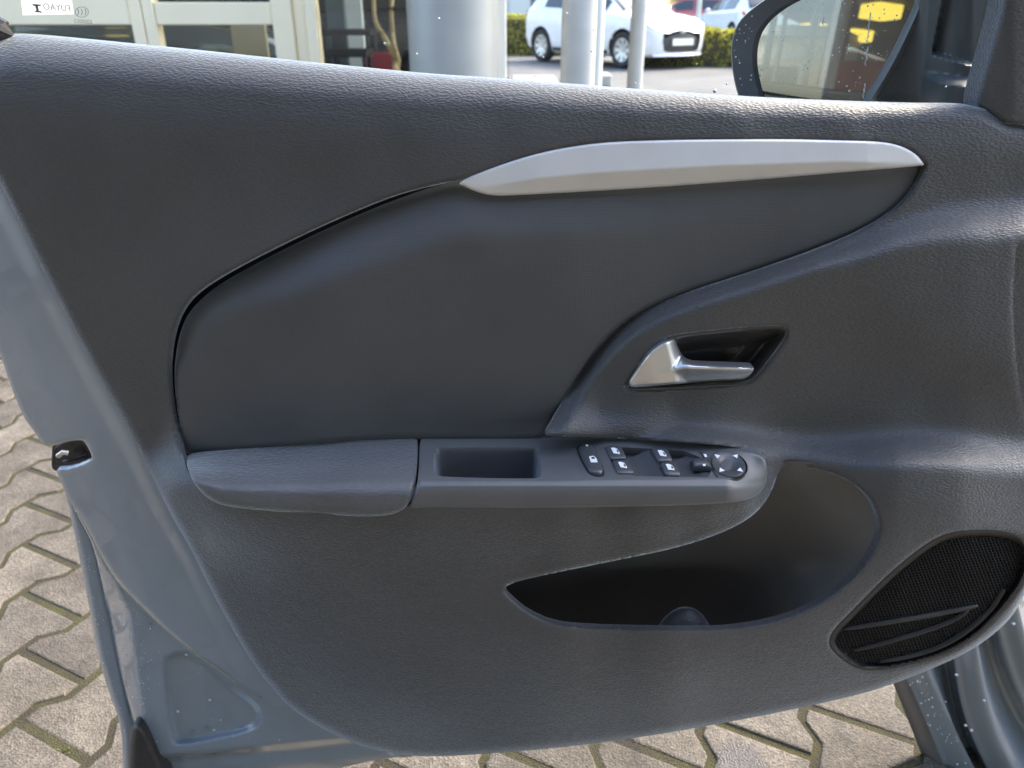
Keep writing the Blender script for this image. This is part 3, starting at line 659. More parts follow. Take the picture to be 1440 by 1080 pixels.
panel('map_pocket', LINER, lambda x, y: PL(x, y)-.0045, M['liner'], door, 4.0, skirt=0)
mbp = MB(); c = P(962, 893, .026); rows = []
for i in range(9):
    t = i/8*math.pi/2
    rows.append([(c[0]+.033*math.cos(t)*math.cos(a), c[1]+.024*math.cos(t)*math.sin(a), c[2]-.03+.064*math.sin(t)) for a in np.linspace(0, 2*math.pi, 25)[:-1]])
V = [p for r in rows for p in r]
mbp.add(V, [(k*24+i, k*24+(i+1) % 24, (k+1)*24+(i+1) % 24, (k+1)*24+i) for k in range(8) for i in range(24)]).build('bottle_rest', M['trim'], door, 60)

# loudspeaker
def spk_w(x, y):
    sd = np.abs(sdist(x, y, spk_poly)); return TF(x, y)-.0012+.0006*np.exp(-((sd-5)/3)**2)-.009*smooth(3, 10, sd)
panel('speaker_frame', SPK, spk_w, M['dark'], door, 2.5, skirt=.008)
inner = []; cc = np.array(SPK).mean(0)
V = []; f = []; pit = 4.8
for r_ in range(75):
    for c_ in range(75):
        x = 1160+c_*pit+(pit/2 if r_ % 2 else 0)-r_*1.0; y = 735+r_*pit*.80+c_*-.55
        inner.append((x, y))
inner = np.array(inner); sdi = sdist(inner[:, 0], inner[:, 1], spk_poly); inner = inner[sdi > 10]
hx = np.array([(pit*.577*math.sin(math.pi/3*k), pit*.577*math.cos(math.pi/3*k)*.92) for k in range(6)])
AX = np.concatenate([inner[:, None]+hx[None], inner[:, None]+hx[None]*.60], 1).reshape(-1, 2)
cw = TF(AX[:, 0], AX[:, 1])-.0075; k_ = np.arange(len(AX)) % 12 >= 6; cw = cw-np.where(k_, .0012, 0)
VV = P(AX[:, 0], AX[:, 1], cw)
f = [[b*12+i, b*12+(i+1) % 6, b*12+6+(i+1) % 6, b*12+6+i] for b in range(len(inner)) for i in range(6)]
M['grille'] = mat('grille_plastic', (.036, .036, .037), .42)
tag(mk('grille_mesh', VV, f, M['grille'], door, 30), kind='stuff')
for pts, r_ in (([(1186,884),(1230,877),(1290,867),(1340,858),(1374,851)], .0034), ([(1200,914),(1240,904),(1300,886),(1335,873),(1352,864),(1361,856)], .0034), ([(1236,930),(1280,922),(1325,907),(1360,886),(1392,858),(1412,828)], .0036)):
    q = chaikin(pts, 2, False); base = TF(q[:, 0], q[:, 1])-.0078; L = P(q[:, 0], q[:, 1], base)
    tp = np.sin(np.linspace(.12, math.pi-.12, len(q)))**.4
    MB().tube(L.tolist(), (r_*tp).tolist(), 8).build('speaker_rib', M['dark'], door)
# small clip by the hinge
MB().tube([P(1432, 818, .03), P(1450, 806, .035)], .004, 8).build('trim_clip', M['silver'], door)
# front end cover and sail cover
FRONT = [(1420,330),(1520,330),(1520,800),(1440,800),(1436,700),(1420,560),(1415,430)]
panel('hinge_cover', FRONT, lambda x, y: .016+.0*x, M['trim'], door, 8, skirt=.02)
SAIL = [(1418,-60),(1412,0),(1396,60),(1384,100),(1370,150),(1386,158),(1402,169),(1418,176),(1540,182),(1540,-60)]
sail_poly = chaikin(SAIL, 2)
panel('sail_cover', SAIL, lambda x, y: -.012+.012*smooth(0, 60, x-1370)-.00002*(1440-x)+roll(np.abs(sdist(x, y, sail_poly)), 6, .005), M['trim'], door, 3, skirt=.02)
panel('sail_seal', [(1405,-60),(1396,0),(1384,60),(1366,130),(1362,152),(1376,156),(1392,110),(1410,50),(1420,-10),(1425,-60)], lambda x, y: -.026+roll(np.abs(sdist(x, y, chaikin([(1405,-60),(1396,0),(1384,60),(1366,130),(1362,152),(1376,156),(1392,110),(1410,50),(1420,-10),(1425,-60)], 1))), 8, .006), M['rubber'], door, 3, skirt=.01)

# painted door shell
S1 = [(-90,120),(-75,100)]+[(x+14, y+2) for x, y in LEFT_EDGE[::-1]]+[(585,1060),(560,1066),(500,1045),(440,1012),(409,1000),(380,989),(345,969),(310,942),(272,917),(235,887),(185,840),(160,812),(142,782),(120,737),(102,712),(92,695),(85,675),(77,658),(100,657),(126,647),(130,642),(120,622),(114,618.5),(95,620.5),(80,626),(66,627.5),(60,625),(47,605),(32,585),(15,542),(0,497),(-30,430),(-60,340),(-85,250)]
s1_poly = chaikin(S1, 1); edge_line = np.array(LEFT_EDGE[::-1], float)
def edge_d(x, y):                                 # distance outwards from the trim's edge
    A = edge_line[:-1]; B = edge_line[1:]; E = B-A; L = (E**2).sum(1)
    x = np.asarray(x)[:, None]; y = np.asarray(y)[:, None]
    t = np.clip(((x-A[:, 0])*E[:, 0]+(y-A[:, 1])*E[:, 1])/L, 0, 1); dx = x-A[:, 0]-t*E[:, 0]; dy = y-A[:, 1]-t*E[:, 1]
    k = (dx*dx+dy*dy).argmin(1); r = np.arange(len(k)); sg = np.sign(E[k, 0]*dy[r, k]-E[k, 1]*dx[r, k])
    return sg*np.sqrt((dx*dx+dy*dy)[r, k])
def s1_w(x, y):
    d = edge_d(x, y)
    w = -.020-.005*smooth(2, 26, d)-.00012*np.clip(d, 0, 200)-.008*smooth(60, 130, d)
    w = w-.006*smooth(-4, -12, d)
    return w+roll(np.abs(sdist(x, y, s1_poly)), 5, .004)*(d > 20)
panel('shut_face', S1, s1_w, M['paint'], door, 3.0, skirt=.004, it=1)
S2 = [(88,690),(102,712),(122,737),(144,782),(162,812),(187,838),(237,884),(275,914),(312,940),(347,966),(382,986),(410,996),(450,1012),(500,1040),(560,1058),(590,1064),(540,1066),(467,1082),(440,1100),(300,1160),(235,1140),(218,1060),(205,1030),(190,1016),(174,966),(159,897),(147,840),(133,770),(112,730),(96,705)]
EMB = [(231,929),(240,921),(262,917),(289,934),(320,962),(362,990),(368,1009),(360,1021),(342,1029),(253,1047),(243,1041),(235,982)]
emb_poly = chaikin(EMB, 2); s2_poly = chaikin(S2, 1)
ridge = np.array([(100,690),(150,790),(186,862),(209,1029),(225,1160)], float)
def s2_w(x, y):
    rx = np.interp(y, ridge[:, 1], ridge[:, 0]); t = x-rx
    w = -.060+.00006*t+.00005*(y-900)*0-np.where(t < 0, .0009*np.sqrt(t*t+36)-.0054, 0)
    w = w-.010*smooth(-5, 7, sdist(x, y, emb_poly))
    yb = 1058-(x-300)*.10                          # rolled step along the bottom
    w = w-.014*smooth(-6, 10, y-yb)-.02*smooth(20, 60, y-yb)
    return w+roll(np.abs(sdist(x, y, s2_poly)), 5, .004)*(t < 0)
panel('lower_inner_panel', S2, s2_w, M['paint'], door, 2.5, skirt=.03, it=1)
S3 = [(85,668),(94,702),(102,740),(110,777),(118,815),(126,855),(134,905),(142,937),(153,973),(171,1022),(173,1080),(176,1150),(236,1150),(210,1040),(192,1018),(178,970),(163,897),(151,840),(137,768),(120,735),(104,706)]
s3_poly = chaikin(S3, 1)
panel('outer_skin_hem', S3, lambda x, y: -.088+roll(np.abs(sdist(x, y, s3_poly)), 10, .009), M['paint'], door, 2.5, skirt=.03, it=1)
# sealer bead along the seam
SEAM = [(97,700),(120,737),(142,782),(160,812),(185,840),(235,887),(272,917),(310,942),(345,969),(380,989),(409,999)]
q = chaikin(SEAM, 2, False); L = P(q[:, 0], q[:, 1], np.full(len(q), -.053)); L[:, 0] += 0
M['sealer'] = mat('seam_sealer', (.34, .35, .32), .5)
MB().tube(L.tolist(), .0011, 6).build('seam_bead', M['sealer'], door)
GROM = [(181,1030),(188,1018),(198,1017),(207,1028),(216,1049),(232,1084),(245,1130),(180,1130)]
grom_poly = chaikin(GROM, 2)
panel('hinge_boot', GROM, lambda x, y: -.044+roll(np.abs(sdist(x, y, grom_poly)), 12, .014), M['rubber'], door, 2.5, skirt=.03)
# latch opening
LT = [(70,610),(135,608),(140,665),(70,668)]
panel('latch_well', [(73,640),(74,622),(118,612),(137,642),(130,652),(100,662),(76,663),(72,655)], lambda x, y: -.075+.0*x, M['gloss_black'], door, 2.5, skirt=0)
lr = chaikin([(80,627),(95,621.5),(113,620),(118.5,623),(128.5,642),(125.5,646.5),(100,655.5),(78,655.5),(74,651),(76,640)], 2)
MB().tube(P(np.r_[lr[:, 0], lr[:1, 0]], np.r_[lr[:, 1], lr[:1, 1]], np.full(len(lr)+1, -.056)).tolist(), .0012, 6).build('latch_rim', M['rubber'], door)
MB().tube(P(np.array([82, 88, 96]), np.array([641, 636, 637]), np.array([-.062, -.06, -.062])).tolist(), .0028, 8).build('latch_catch', M['chrome'], door)
MB().tube(P(np.array([90, 105, 122]), np.array([649, 645, 640]), np.array([-.064, -.062, -.064])).tolist(), .0022, 8).build('latch_bar', M['gloss_black'], door)
BACK = [(-60,110),(300,110),(1000,170),(1420,190),(1415,700),(1400,830),(1250,920),(800,1020),(600,1030),(500,1010),(400,930),(300,790),(230,640),(120,430),(0,210)]
panel('gap_dark_backing', BACK, lambda x, y: -.045+.0*x, M['dark'], door, 14, skirt=0)  # dark sheet added behind the trim so its gaps look shaded
# outer skin closing the back of the door
OUT = [(-70,90),(200,80),(700,128),(1100,152),(1480,182),(1480,700),(1420,840),(1250,930),(800,1030),(600,1045),(480,1040),(300,1000),(190,960),(130,780),(60,560),(-40,320)]
panel('outer_skin', OUT, lambda x, y: -.115+.0*x, M['paint'], door, 12, skirt=.004)

# window pane with its printed marks and rain drops
GW = -.060
pane = MB()
a = P(-260, 250, GW); b = P(1420, 330, GW); t0 = P(-260, -200, GW); t1 = P(1440, -200, GW)
pane.add([tuple(a), tuple(b), tuple(t1), tuple(t0)], [(0, 1, 2, 3)])
pane = pane.build('window_pane', M['glass'], door, flat=True)
M['ink'] = mat('glass_print', (.30, .29, .26), .6); M['ink_dark'] = mat('glass_print_dark', (.10, .10, .10), .6)
def text_mesh(s, size):
    c = bpy.data.curves.new('t', 'FONT'); c.body = s; c.size = size; c.extrude = .0001; c.align_x = 'CENTER'; c.align_y = 'CENTER'
    o = bpy.data.objects.new('t', c); COL.objects.link(o); dg = bpy.context.evaluated_depsgraph_get()
    m = bpy.data.meshes.new_from_object(o.evaluated_get(dg)); bpy.data.objects.remove(o); bpy.data.curves.remove(c); return m
def print_text(name, s, px, py, hpx, m, rot=0):
    sc = float(np.linalg.norm(P(px+100, py, GW)-P(px, py, GW)))/100
    me = text_mesh(s, hpx*sc*1.38); me.materials.append(m); o = bpy.data.objects.new(name, me); COL.objects.link(o)
    p = P(px, py, GW+.0008); o.parent = pane; o.location = Vector(p)-root_loc(pane)
    o.rotation_euler = (math.pi/2, rot, 0); o.scale = (-1, 1, 1); return o
print_text('maker_lettering', 'FUYAO', 80, 11, 8.5, M['ink'], math.radians(4))
print_text('approval_number', 'E000053', 117, 30.5, 5.2, M['ink'], math.radians(3))
sc = float(np.linalg.norm(P(180, 20, GW)-P(80, 20, GW)))/100
def flat_px(name, polys, m, wz=GW+.0009):
    b = MB()
    for pl in polys:
        q = [tuple(P(x, y, wz)) for x, y in pl]; b.add(q, [list(range(len(q)))[::-1]])
    return b.build(name, m, pane, flat=True)
flat_px('maker_emblem', [[(45,5.5),(58,6.5),(57,8.5),(53.5,8.5),(54.5,15),(57,15.5),(60,18),(48,17),(51,14.5),(49.5,8.5),(46.5,8)]], M['ink_dark'])
el = [(115+9.8*math.cos(t), 17+7.6*math.sin(t)) for t in np.linspace(0, 2*math.pi, 33)[:-1]]; e2 = [(115+(x-115)*.91, 17+(y-17)*.9) for x, y in el]
flat_px('approval_ring', [[el[i], el[(i+1) % 32], e2[(i+1) % 32], e2[i]] for i in range(32)], M['ink'])
arcs = []
for k in range(3):
    ox = 107.5+k*5.2
    arc = [(ox+3.6*math.cos(t), 17+5*math.sin(t)) for t in np.linspace(-1.15, 1.15, 9)]; ar2 = [(x-1.25, y) for x, y in arc]
    arcs += [[arc[i], arc[i+1], ar2[i+1], ar2[i]] for i in range(8)]
flat_px('approval_mark', arcs, M['ink'])
M['label'] = mat('white_glass_label', (.85, .84, .80), .5)
_t = N(M['label'], 'ShaderNodeBsdfTranslucent'); _t.inputs[0].default_value = (.85, .84, .8, 1); _x = N(M['label'], 'ShaderNodeMixShader'); _x.inputs[0].default_value = .55
LK(M['label'], bsdf(M['label']).outputs[0], _x.inputs[1]); LK(M['label'], _t.outputs[0], _x.inputs[2]); LK(M['label'], _x.outputs[0], M['label'].node_tree.nodes['Material Output'].inputs[0])
flat_px('glass_label', [[(27,-24),(97,-24),(104,20),(32,21.5)]], M['label'], GW+.0004)
def drops(name, pts, mat_, parent, nrm, flatn=.55):
    b = MB(); nrm = Vector(nrm).normalized(); a1 = nrm.orthogonal().normalized(); a2 = nrm.cross(a1)
    for p, r in pts:
        p = Vector(p); V = []
        for s_, h in ((1, 0), (.8, .6*flatn), (.4, .95*flatn)):
            for k in range(7):
                t = 2*math.pi*k/7+r*999; V.append(p+(a1*math.cos(t)+a2*math.sin(t))*r*s_+nrm*r*h)
        V.append(p+nrm*r*flatn)
        f = [(k_*7+i, k_*7+(i+1) % 7, (k_+1)*7+(i+1) % 7, (k_+1)*7+i) for k_ in range(2) for i in range(7)]+[(14+i, 14+(i+1) % 7, 21) for i in range(7)]
        b.add(V, f)
    return tag(b.build(name, mat_, parent, None), kind='stuff')
M['drop_glint'] = mat('painted_glint_drop', (.50, .53, .55), .06, 0, 1.0)  # pale base colour stands in for sun glints on clear drops
dp = [(px, py, r) for px, py, r in ((797,19,1.4),(832,72,1.6),(835,42,1.2),(617,26,1.6),(541,61,1.8),(586,76,1.6),(764,80,1.3),(1005,128,3),(893,117,1.6),(717,110,1.2),(752,107,1.2),(1022,118,1.5),(930,60,1.0),(980,90,1.0),(660,50,1.0),(1330,122,1.4))]
drops('rain_drops', [(P(x, y, GW-.001), r*sc) for x, y, r in dp], M['drop_glint'], pane, (0, -1, .1))
# outer belt seal under the glass
q = np.array(BELT[:-3], float); L = P(q[:, 0], q[:, 1]+10, np.full(len(q), -.052))
MB().tube(L.tolist(), .006, 8).build('belt_seal', M['rubber'], door)
L = P(np.array([-40, -10, 4, 7, 3, -20]), np.array([20, 30, 38, 46, 52, 60]), np.full(6, -.03))
MB().tube(L.tolist(), .006, 8).build('corner_seal', M['rubber'], door)

# wing mirror
az = math.radians(218); tl = math.radians(4.0)
MN = np.array([math.sin(az)*math.cos(tl), math.cos(az)*math.cos(tl), math.sin(tl)]); MC = P(1165, 70, -.19)
def onm(px, py, off=0.0):
    d = ray(px, py); c = np.array([0, 0, CAMH]); t = ((MC-c)@MN-off*-1)/(d@MN); return d*t[..., None]+c
HOUS = [(1037,137),(1030,112),(1026,80),(1027,58),(1034,34),(1048,18),(1066,4),(1090,-12),(1140,-34),(1220,-50),(1300,-52),(1308,-20),(1298,10),(1276,58),(1252,104),(1228,142),(1215,165),(1150,190),(1080,190),(1050,170)]
GLS = [(1072,142),(1062,108),(1059,78),(1063,52),(1074,33),(1094,14),(1130,-6),(1200,-24),(1286,-30),(1292,-16),(1284,6),(1264,48),(1240,96),(1212,140),(1200,160),(1150,172),(1090,168)]
ho = chaikin(HOUS, 2); gl_ = chaikin(GLS, 2)
def resample(p, n):
    q = np.vstack([p, p[:1]]); s = np.r_[0, np.cumsum(np.linalg.norm(np.diff(q, axis=0), axis=1))]
    t = np.linspace(0, s[-1], n+1)[:-1]; return np.stack([np.interp(t, s, q[:, 0]), np.interp(t, s, q[:, 1])], 1)
def align(a, b):                                   # start both loops at the same bearing
    def r(p):
        c = p.mean(0); th = np.arctan2(p[:, 1]-c[1], p[:, 0]-c[0]); return np.roll(p, -int(np.argmin(np.abs(th))), 0)
    return r(a), r(b)
n = 96; A, B = align(resample(ho, n), resample(gl_, n))
oA = onm(A[:, 0], A[:, 1]); oB = onm(B[:, 0], B[:, 1]); cA = oA.mean(0)
rings = [cA+(oA-cA)*.25-MN*.075, cA+(oA-cA)*.72-MN*.060, cA+(oA-cA)*.97-MN*.02, oA-MN*.003, oA*.85+oB*.15+MN*.004, oA*.5+oB*.5+MN*.0025, oB*.92+oA*.08-MN*.001, oB-MN*.010]
V = np.vstack(rings); f = [[k*n+i, k*n+(i+1) % n, (k+1)*n+(i+1) % n, (k+1)*n+i] for k in range(len(rings)-1) for i in range(n)]+[list(range(n))]
M['mirror_case'] = mat('mirror_case_plastic', (.045, .055, .062), .4)
mir = mk('wing_mirror', V, f, M['mirror_case'], door, 45)
tag(mir, 'black wing mirror housing wet with rain')
gb = onm(B[:, 0], B[:, 1])-MN*.008
mg = mk('mirror_glass', np.vstack([gb, gb-MN*.003]), [list(range(n))[::-1]]+[[i, (i+1) % n, n+(i+1) % n, n+i] for i in range(n)], M['mirror'], mir, None, True)
dd = []
for _ in range(150):
    x, y = random.uniform(1060, 1285), random.uniform(0, 140)
    if sdist([x], [y], gl_)[0] < 3: continue
    if random.random() > .25+.75*(x > 1110)*(y < 110): continue
    dd.append((onm(x, y)-MN*.0078, random.choice([.0003, .0004, .0005, .0007, .0009])))
for x, y0, y1 in ((1221, 18, 60), (1217, 66, 92), (1154, 24, 34), (1213, 118, 140)):
    for y in np.arange(y0, y1, 1.6): dd.append((onm(x-(y-y0)*.12+random.gauss(0, .5), y)-MN*.0078, random.uniform(.0004, .0008)))
drops('rain_drops', dd, M['drop_glint'], mir, MN)
dd = []
for _ in range(26):
    x, y = random.uniform(1028, 1060), random.uniform(20, 136)
    if sdist([x], [y], ho)[0] > 3 and sdist([x], [y], gl_)[0] < -3: dd.append((onm(x, y)+MN*.004, random.choice([.0005, .0008, .001])))
drops('rain_drops', dd, M['drop_glint'], mir, MN)
ARM = [(1212,152),(1246,96),(1268,50),(1290,4),(1300,-50),(1415,-60),(1400,0),(1388,50),(1372,110),(1362,160)]
arm_poly = chaikin(ARM, 1)
panel('mirror_arm', ARM, lambda x, y: -.175+.075*smooth(1230, 1370, x)+.018*smooth(1310, 1330, x+(y-60)*.15)*smooth(95, 70, y)*0-.010*smooth(1316, 1322, x+(y-40)*.2)*smooth(86, 80, y-(x-1340)*.3)+.022*smooth(106, 122, y+(1350-x)*.15)*smooth(1290, 1330, x)+roll(np.abs(sdist(x, y, arm_poly)), 7, .01), M['mirror_case'], door, 2.5, skirt=.03, it=1)
# rain on the painted shell
dd = []
for _ in range(420):
    y = random.uniform(790, 1075); rx = float(np.interp(y, ridge[:, 1], ridge[:, 0])); x = rx+random.gauss(-3, 9)
    if sdist([x], [y], s2_poly)[0] > 4: dd.append((P(x, y, float(s2_w(np.array([x]), np.array([y]))[0])+.0002), random.choice([.0003, .0004, .0005, .0007])))
for _ in range(110):
    x, y = random.uniform(150, 400), random.uniform(800, 1070)
    if sdist([x], [y], s2_poly)[0] > 6: dd.append((P(x, y, float(s2_w(np.array([x]), np.array([y]))[0])+.0002), random.choice([.0004, .0006, .001])))
for x, y in ((250,1000),(271,1028),(301,1026),(290,1021),(295,984),(213,877),(262,920)): dd.append((P(x, y, float(s2_w(np.array([x]), np.array([y]))[0])), .0022))
for _ in range(90):
    y = random.uniform(750, 1070); x = float(np.interp(y, [740, 855, 937, 1022, 1080], [112, 136, 152, 180, 180]))+random.gauss(0, 6)
    if sdist([x], [y], s3_poly)[0] > 3: dd.append((P(x, y, -.088), random.choice([.0004, .0006, .0008])))
drops('rain_drops', dd[::2], M['drop_glint'], door, (-.15, -.9, .4)); drops('rain_drops', [(p, r*1.5) for p, r in dd[1::2]], M['water'], door, (-.15, -.9, .4))

# ================================================================== CAR BODY (sill and hinge pillar at the lower right)
body = empty('passenger_car', (.75, .8, 0), 'blue-grey car body sill and hinge pillar behind the lower front of the door', 'car')
LN = [  # section lines from the plastic sill inwards: pixels and depth
    ([(1240,925),(1254,956),(1278,1015),(1303,1080),(1335,1160)], -.205),
    ([(1258,915),(1273,949),(1298,1004),(1329,1080),(1365,1160)], -.185),
    ([(1290,915),(1304,942),(1324,984),(1347,1035),(1371,1082),(1410,1160)], -.165),
    ([(1318,880),(1330,929),(1336,978),(1350,1031),(1373,1080),(1415,1160)], -.215),
    ([(1338,870),(1343,920),(1350,978),(1366,1029),(1390,1080),(1428,1160)], -.170),
    ([(1362,850),(1372,898),(1382,964),(1399,1029),(1424,1080),(1460,1160)], -.150),
    ([(1376,840),(1386,893),(1401,947),(1423,995),(1444,1029),(1500,1100),(1540,1160)], -.200),
    ([(1396,820),(1404,880),(1424,947),(1446,995),(1470,1029),(1530,1100),(1570,1160)], -.165),
    ([(1420,790),(1432,860),(1450,930),(1476,990),(1510,1040),(1560,1120),(1600,1160)], -.150),
    ([(1436,780),(1446,850),(1470,920),(1500,990),(1540,1050),(1600,1160)], -.20)]
def strip_mesh(name, i0, i1, m, fine=10):
    cur = []
    for L, wd in LN[i0:i1+1]:
        q = chaikin(L, 2, False); s = np.r_[0, np.cumsum(np.linalg.norm(np.diff(q, axis=0), axis=1))]; t = np.linspace(0, s[-1], 50)
        cur.append(np.stack([np.interp(t, s, q[:, 0]), np.interp(t, s, q[:, 1]), np.full(50, wd)], 1))
    cur = np.array(cur); out = []
    m_ = len(cur)
    for k in range(m_-1):                          # smooth section through the lines
        for u_ in np.linspace(0, 1, fine, endpoint=(k == m_-2)):
            h = u_*u_*(3-2*u_); p = cur[k]*(1-u_)+cur[k+1]*u_; p = p.copy(); p[:, 2] = cur[k][:, 2]*(1-h)+cur[k+1][:, 2]*h; out.append(p)
    out = np.array(out); K = len(out); V = P(out[..., 0].ravel(), out[..., 1].ravel(), out[..., 2].ravel())
    f = [[k*50+i, k*50+i+1, (k+1)*50+i+1, (k+1)*50+i] for k in range(K-1) for i in range(49)]
    return mk(name, V, f, m, body, 60)
strip_mesh('sill_trim', 0, 1, M['sill'])
strip_mesh('hinge_pillar', 1, 9, M['paint'])
dd = []
for _ in range(46):
    t = random.random(); x = 1285+t*70+random.gauss(0, 9); y = 945+t*130+random.gauss(0, 6); dd.append((P(x, y, -.166), random.choice([.0006, .0009, .0014])))
for x, y in ((1345,949),(1358,1020),(1366,1027),(1384,985),(1425,877)): dd.append((P(x, y, -.148), .0022))
drops('rain_drops', dd, M['drop_glint'], body, (-.3, -.5, .8))

# ================================================================== BACKGROUND
def bx(name, px0, py0, px1, py1, Y, depth, m, parent, r=.004):
    """upright box: front face measured in the photo at distance Y"""
    a = atY(px0, py1, Y); b = atY(px1, py0, Y)
    return MB().bbox((a[0], Y, a[2]), (b[0], Y+depth, b[2]), r).build(name, m, parent, None, True)
FY = 5.0
def X_at(px, Y=FY): return float(atY(px, 30, Y)[0])
def Z_at(py, Y=FY): return float(atY(300, py, Y)[2])
shop = empty('showroom', (X_at(200), FY, 0), 'cream framed glass showroom front behind the car window', 'building')
zr0, zr1 = Z_at(35), Z_at(3)
H = 2.7
def post(name, p0, p1, y0, y1, m, z1=H, z0=0.): return MB().bbox((X_at(p0), y0, z0), (X_at(p1), y1, z1), .006).build(name, m, shop, None, True)
post('frame_post', 189, 206, FY-.05, FY+.05, M['cream']); post('frame_post', 207.5, 223, FY-.05, FY+.05, M['cream'])
post('frame_post', 386, 414, FY-.05, FY+.05, M['cream']); post('frame_post', 414.5, 432, FY-.02, FY+.05, M['cream']); post('frame_post', 432.5, 448, FY-.05, FY+.05, M['cream'])
post('frame_post', -150, -130, FY-.05, FY+.05, M['cream'])
post('corner_post', 700, 712, FY-.03, FY+.03, M['white_post'])
def rail(p0, p1, z0, z1, nm='frame_rail'): return MB().bbox((X_at(p0)+.002, FY-.04, z0), (X_at(p1)-.002, FY+.04, z1), .006).build(nm, M['cream'], shop, None, True)
rail(223, 386, zr0, zr1); rail(-130, 189, zr0, zr0+.42, 'frame_panel'); rail(223, 386, .0, .07); rail(-130, 189, .0, .07); rail(223, 386, 2.0, 2.1)
def glass(p0, p1, z0, z1, Y=FY): return MB().add([(X_at(p0)+.003, Y, z0), (X_at(p1)-.003, Y, z0), (X_at(p1)-.003, Y, z1), (X_at(p0)+.003, Y, z1)], [(0,1,2,3)]).build('glass_pane', M['shop_glass'], shop, flat=True)
glass(223, 386, .072, zr0-.002); glass(223, 386, zr1+.002, 1.998); glass(-130, 189, .072, zr0-.002); glass(-130, 189, zr0+.422, H); glass(448, 700, .0, H)
M['wall_in'] = mat('showroom_wall', (.46, .46, .42), .7); vary(M['wall_in'], (.46, .46, .42), .1, 1.5)
M['floor_in'] = mat('showroom_tiles', (.40, .38, .33), .3); vary(M['floor_in'], (.40, .38, .33), .1, 2)
xr = X_at(712)
MB().box((-6, 13, 0), (xr, 13.1, 3)).build('back_wall', M['wall_in'], shop, flat=True)
MB().box((-6.1, FY, 0), (-6, 13.1, 3)).build('side_wall', M['wall_in'], shop, flat=True)
MB().box((-6, FY+.06, 0.0), (xr, 13, .012)).build('floor', M['floor_in'], shop, flat=True)
MB().box((-6.2, FY-.05, H), (xr+.1, 13.2, H+.25)).build('roof', M['cream'], shop, flat=True)
MB().add([(xr, FY+.04, 0), (xr, 13, 0), (xr, 13, H), (xr, FY+.04, H)], [(0,1,2,3)]).build('side_glass', M['shop_glass'], shop, flat=True)
# board inside, behind the small pane
M['tan'] = mat('tan_board', (.42, .36, .24), .6)
bx('display_board', 334, 5, 368, 110, 6.2, .04, M['tan'], None)
tag(bpy.data.objects['display_board'], 'tan display board standing inside the showroom behind the small window', 'board')

# columns and posts outside
col = MB(); q = atY(637, 60, 4.6); rc = abs(float(atY(700, 60, 4.6)[0]-atY(572, 60, 4.6)[0]))/2
tag(col.cyl((q[0], 4.6+.05), rc, 0, 3.4, 48).build('clad_column', M['steel'], sharp=30), 'thick round grey clad column beside the showroom window', 'column')
def pole(px0, px1, py, Y, m, label, name='grey_post', z1=3.4):
    a, b = atY(px0, py, Y), atY(px1, py, Y); return tag(MB().cyl(((a[0]+b[0])/2, Y), (b[0]-a[0])/2, 0, z1, 32).build(name, m, sharp=30), label, 'post')
pole(789, 838, 60, 4.9, M['pole'], 'thick grey round post in front of the white car')
pole(835, 849, 50, 9.5, M['white_post'], 'slim pale post just right behind the thick grey post', 'pale_post')
pole(885, 907, 60, 6.2, M['pole'], 'slim grey post in front of the white car bonnet')
g = ground(846, 121); M['concrete'] = mat('pale_concrete', (.45, .44, .40), .8); vary(M['concrete'], (.45, .44, .40), .1, 6)
tag(MB().bbox((g[0]-.35, g[1]-.1, -.01), (g[0]+.14, g[1]+.5, .16), .02).build('concrete_plinth', M['concrete'], None, None, True), 'low pale concrete plinth at the foot of the slim pale post', 'plinth')
g = ground(760, 110)
M['pale_paving'] = mat('pale_paving', (.26, .255, .24), .8); vary(M['pale_paving'], (.26, .255, .24), .12, 5)
tag(MB().bbox((xr+.05, 9.0, -.01), (g[0]+.25, 14.2, .02), .004).build('forecourt_slab', M['pale_paving'], None, None, True), kind='structure')

# cars -----------------------------------------------------------------
CX_ = np.array([-1.97,-1.93,-1.8,-1.6,-1.2,-.5,.2,.75,1.1,1.5,1.75,1.9,1.97])
TB = dict(hw=[.55,.74,.80,.835,.845,.85,.85,.845,.838,.82,.76,.64,.48], zb=[.40,.30,.25,.2,.18,.18,.18,.18,.19,.2,.2,.22,.3],
          zs=[.75,.86,.96,.98,.97,.94,.92,.92,.91,.85,.77,.68,.60], yr=[.45,.58,.6,.58,.56,.56,.56,.60,.64,.6,.5,.38,.28],
          zr=[.78,.95,1.15,1.36,1.44,1.46,1.43,1.17,.955,.90,.83,.73,.63])
def car_section(x, t):
    v = {k: np.interp(x, CX_, a) for k, a in TB.items()}
    hw, zb, zs, yr, zr = v['hw'], v['zb'], v['zs'], v['yr'], v['zr']
    pts = np.array([(0, zb), (.8*hw, zb), (.965*hw, zb+.12), (hw, min(.58, zs-.12)), (.985*hw, zs-.05), (.95*hw, zs), (yr, max(zr-.05, zs+.008)), (yr*.8, max(zr-.004, zs+.02)), (0, max(zr+.02, zs+.03))])
    i = np.clip(np.floor(t).astype(int), 0, 7); u = t-i
    p0 = pts[np.maximum(i-1, 0)]; p1 = pts[i]; p2 = pts[i+1]; p3 = pts[np.minimum(i+2, 8)]; u = u[:, None]
    k = .55
    return ((2*u**3-3*u**2+1)*p1+(u**3-2*u**2+u)*k*(p2-p0)+(-2*u**3+3*u**2)*p2+(u**3-u**2)*k*(p3-p1))
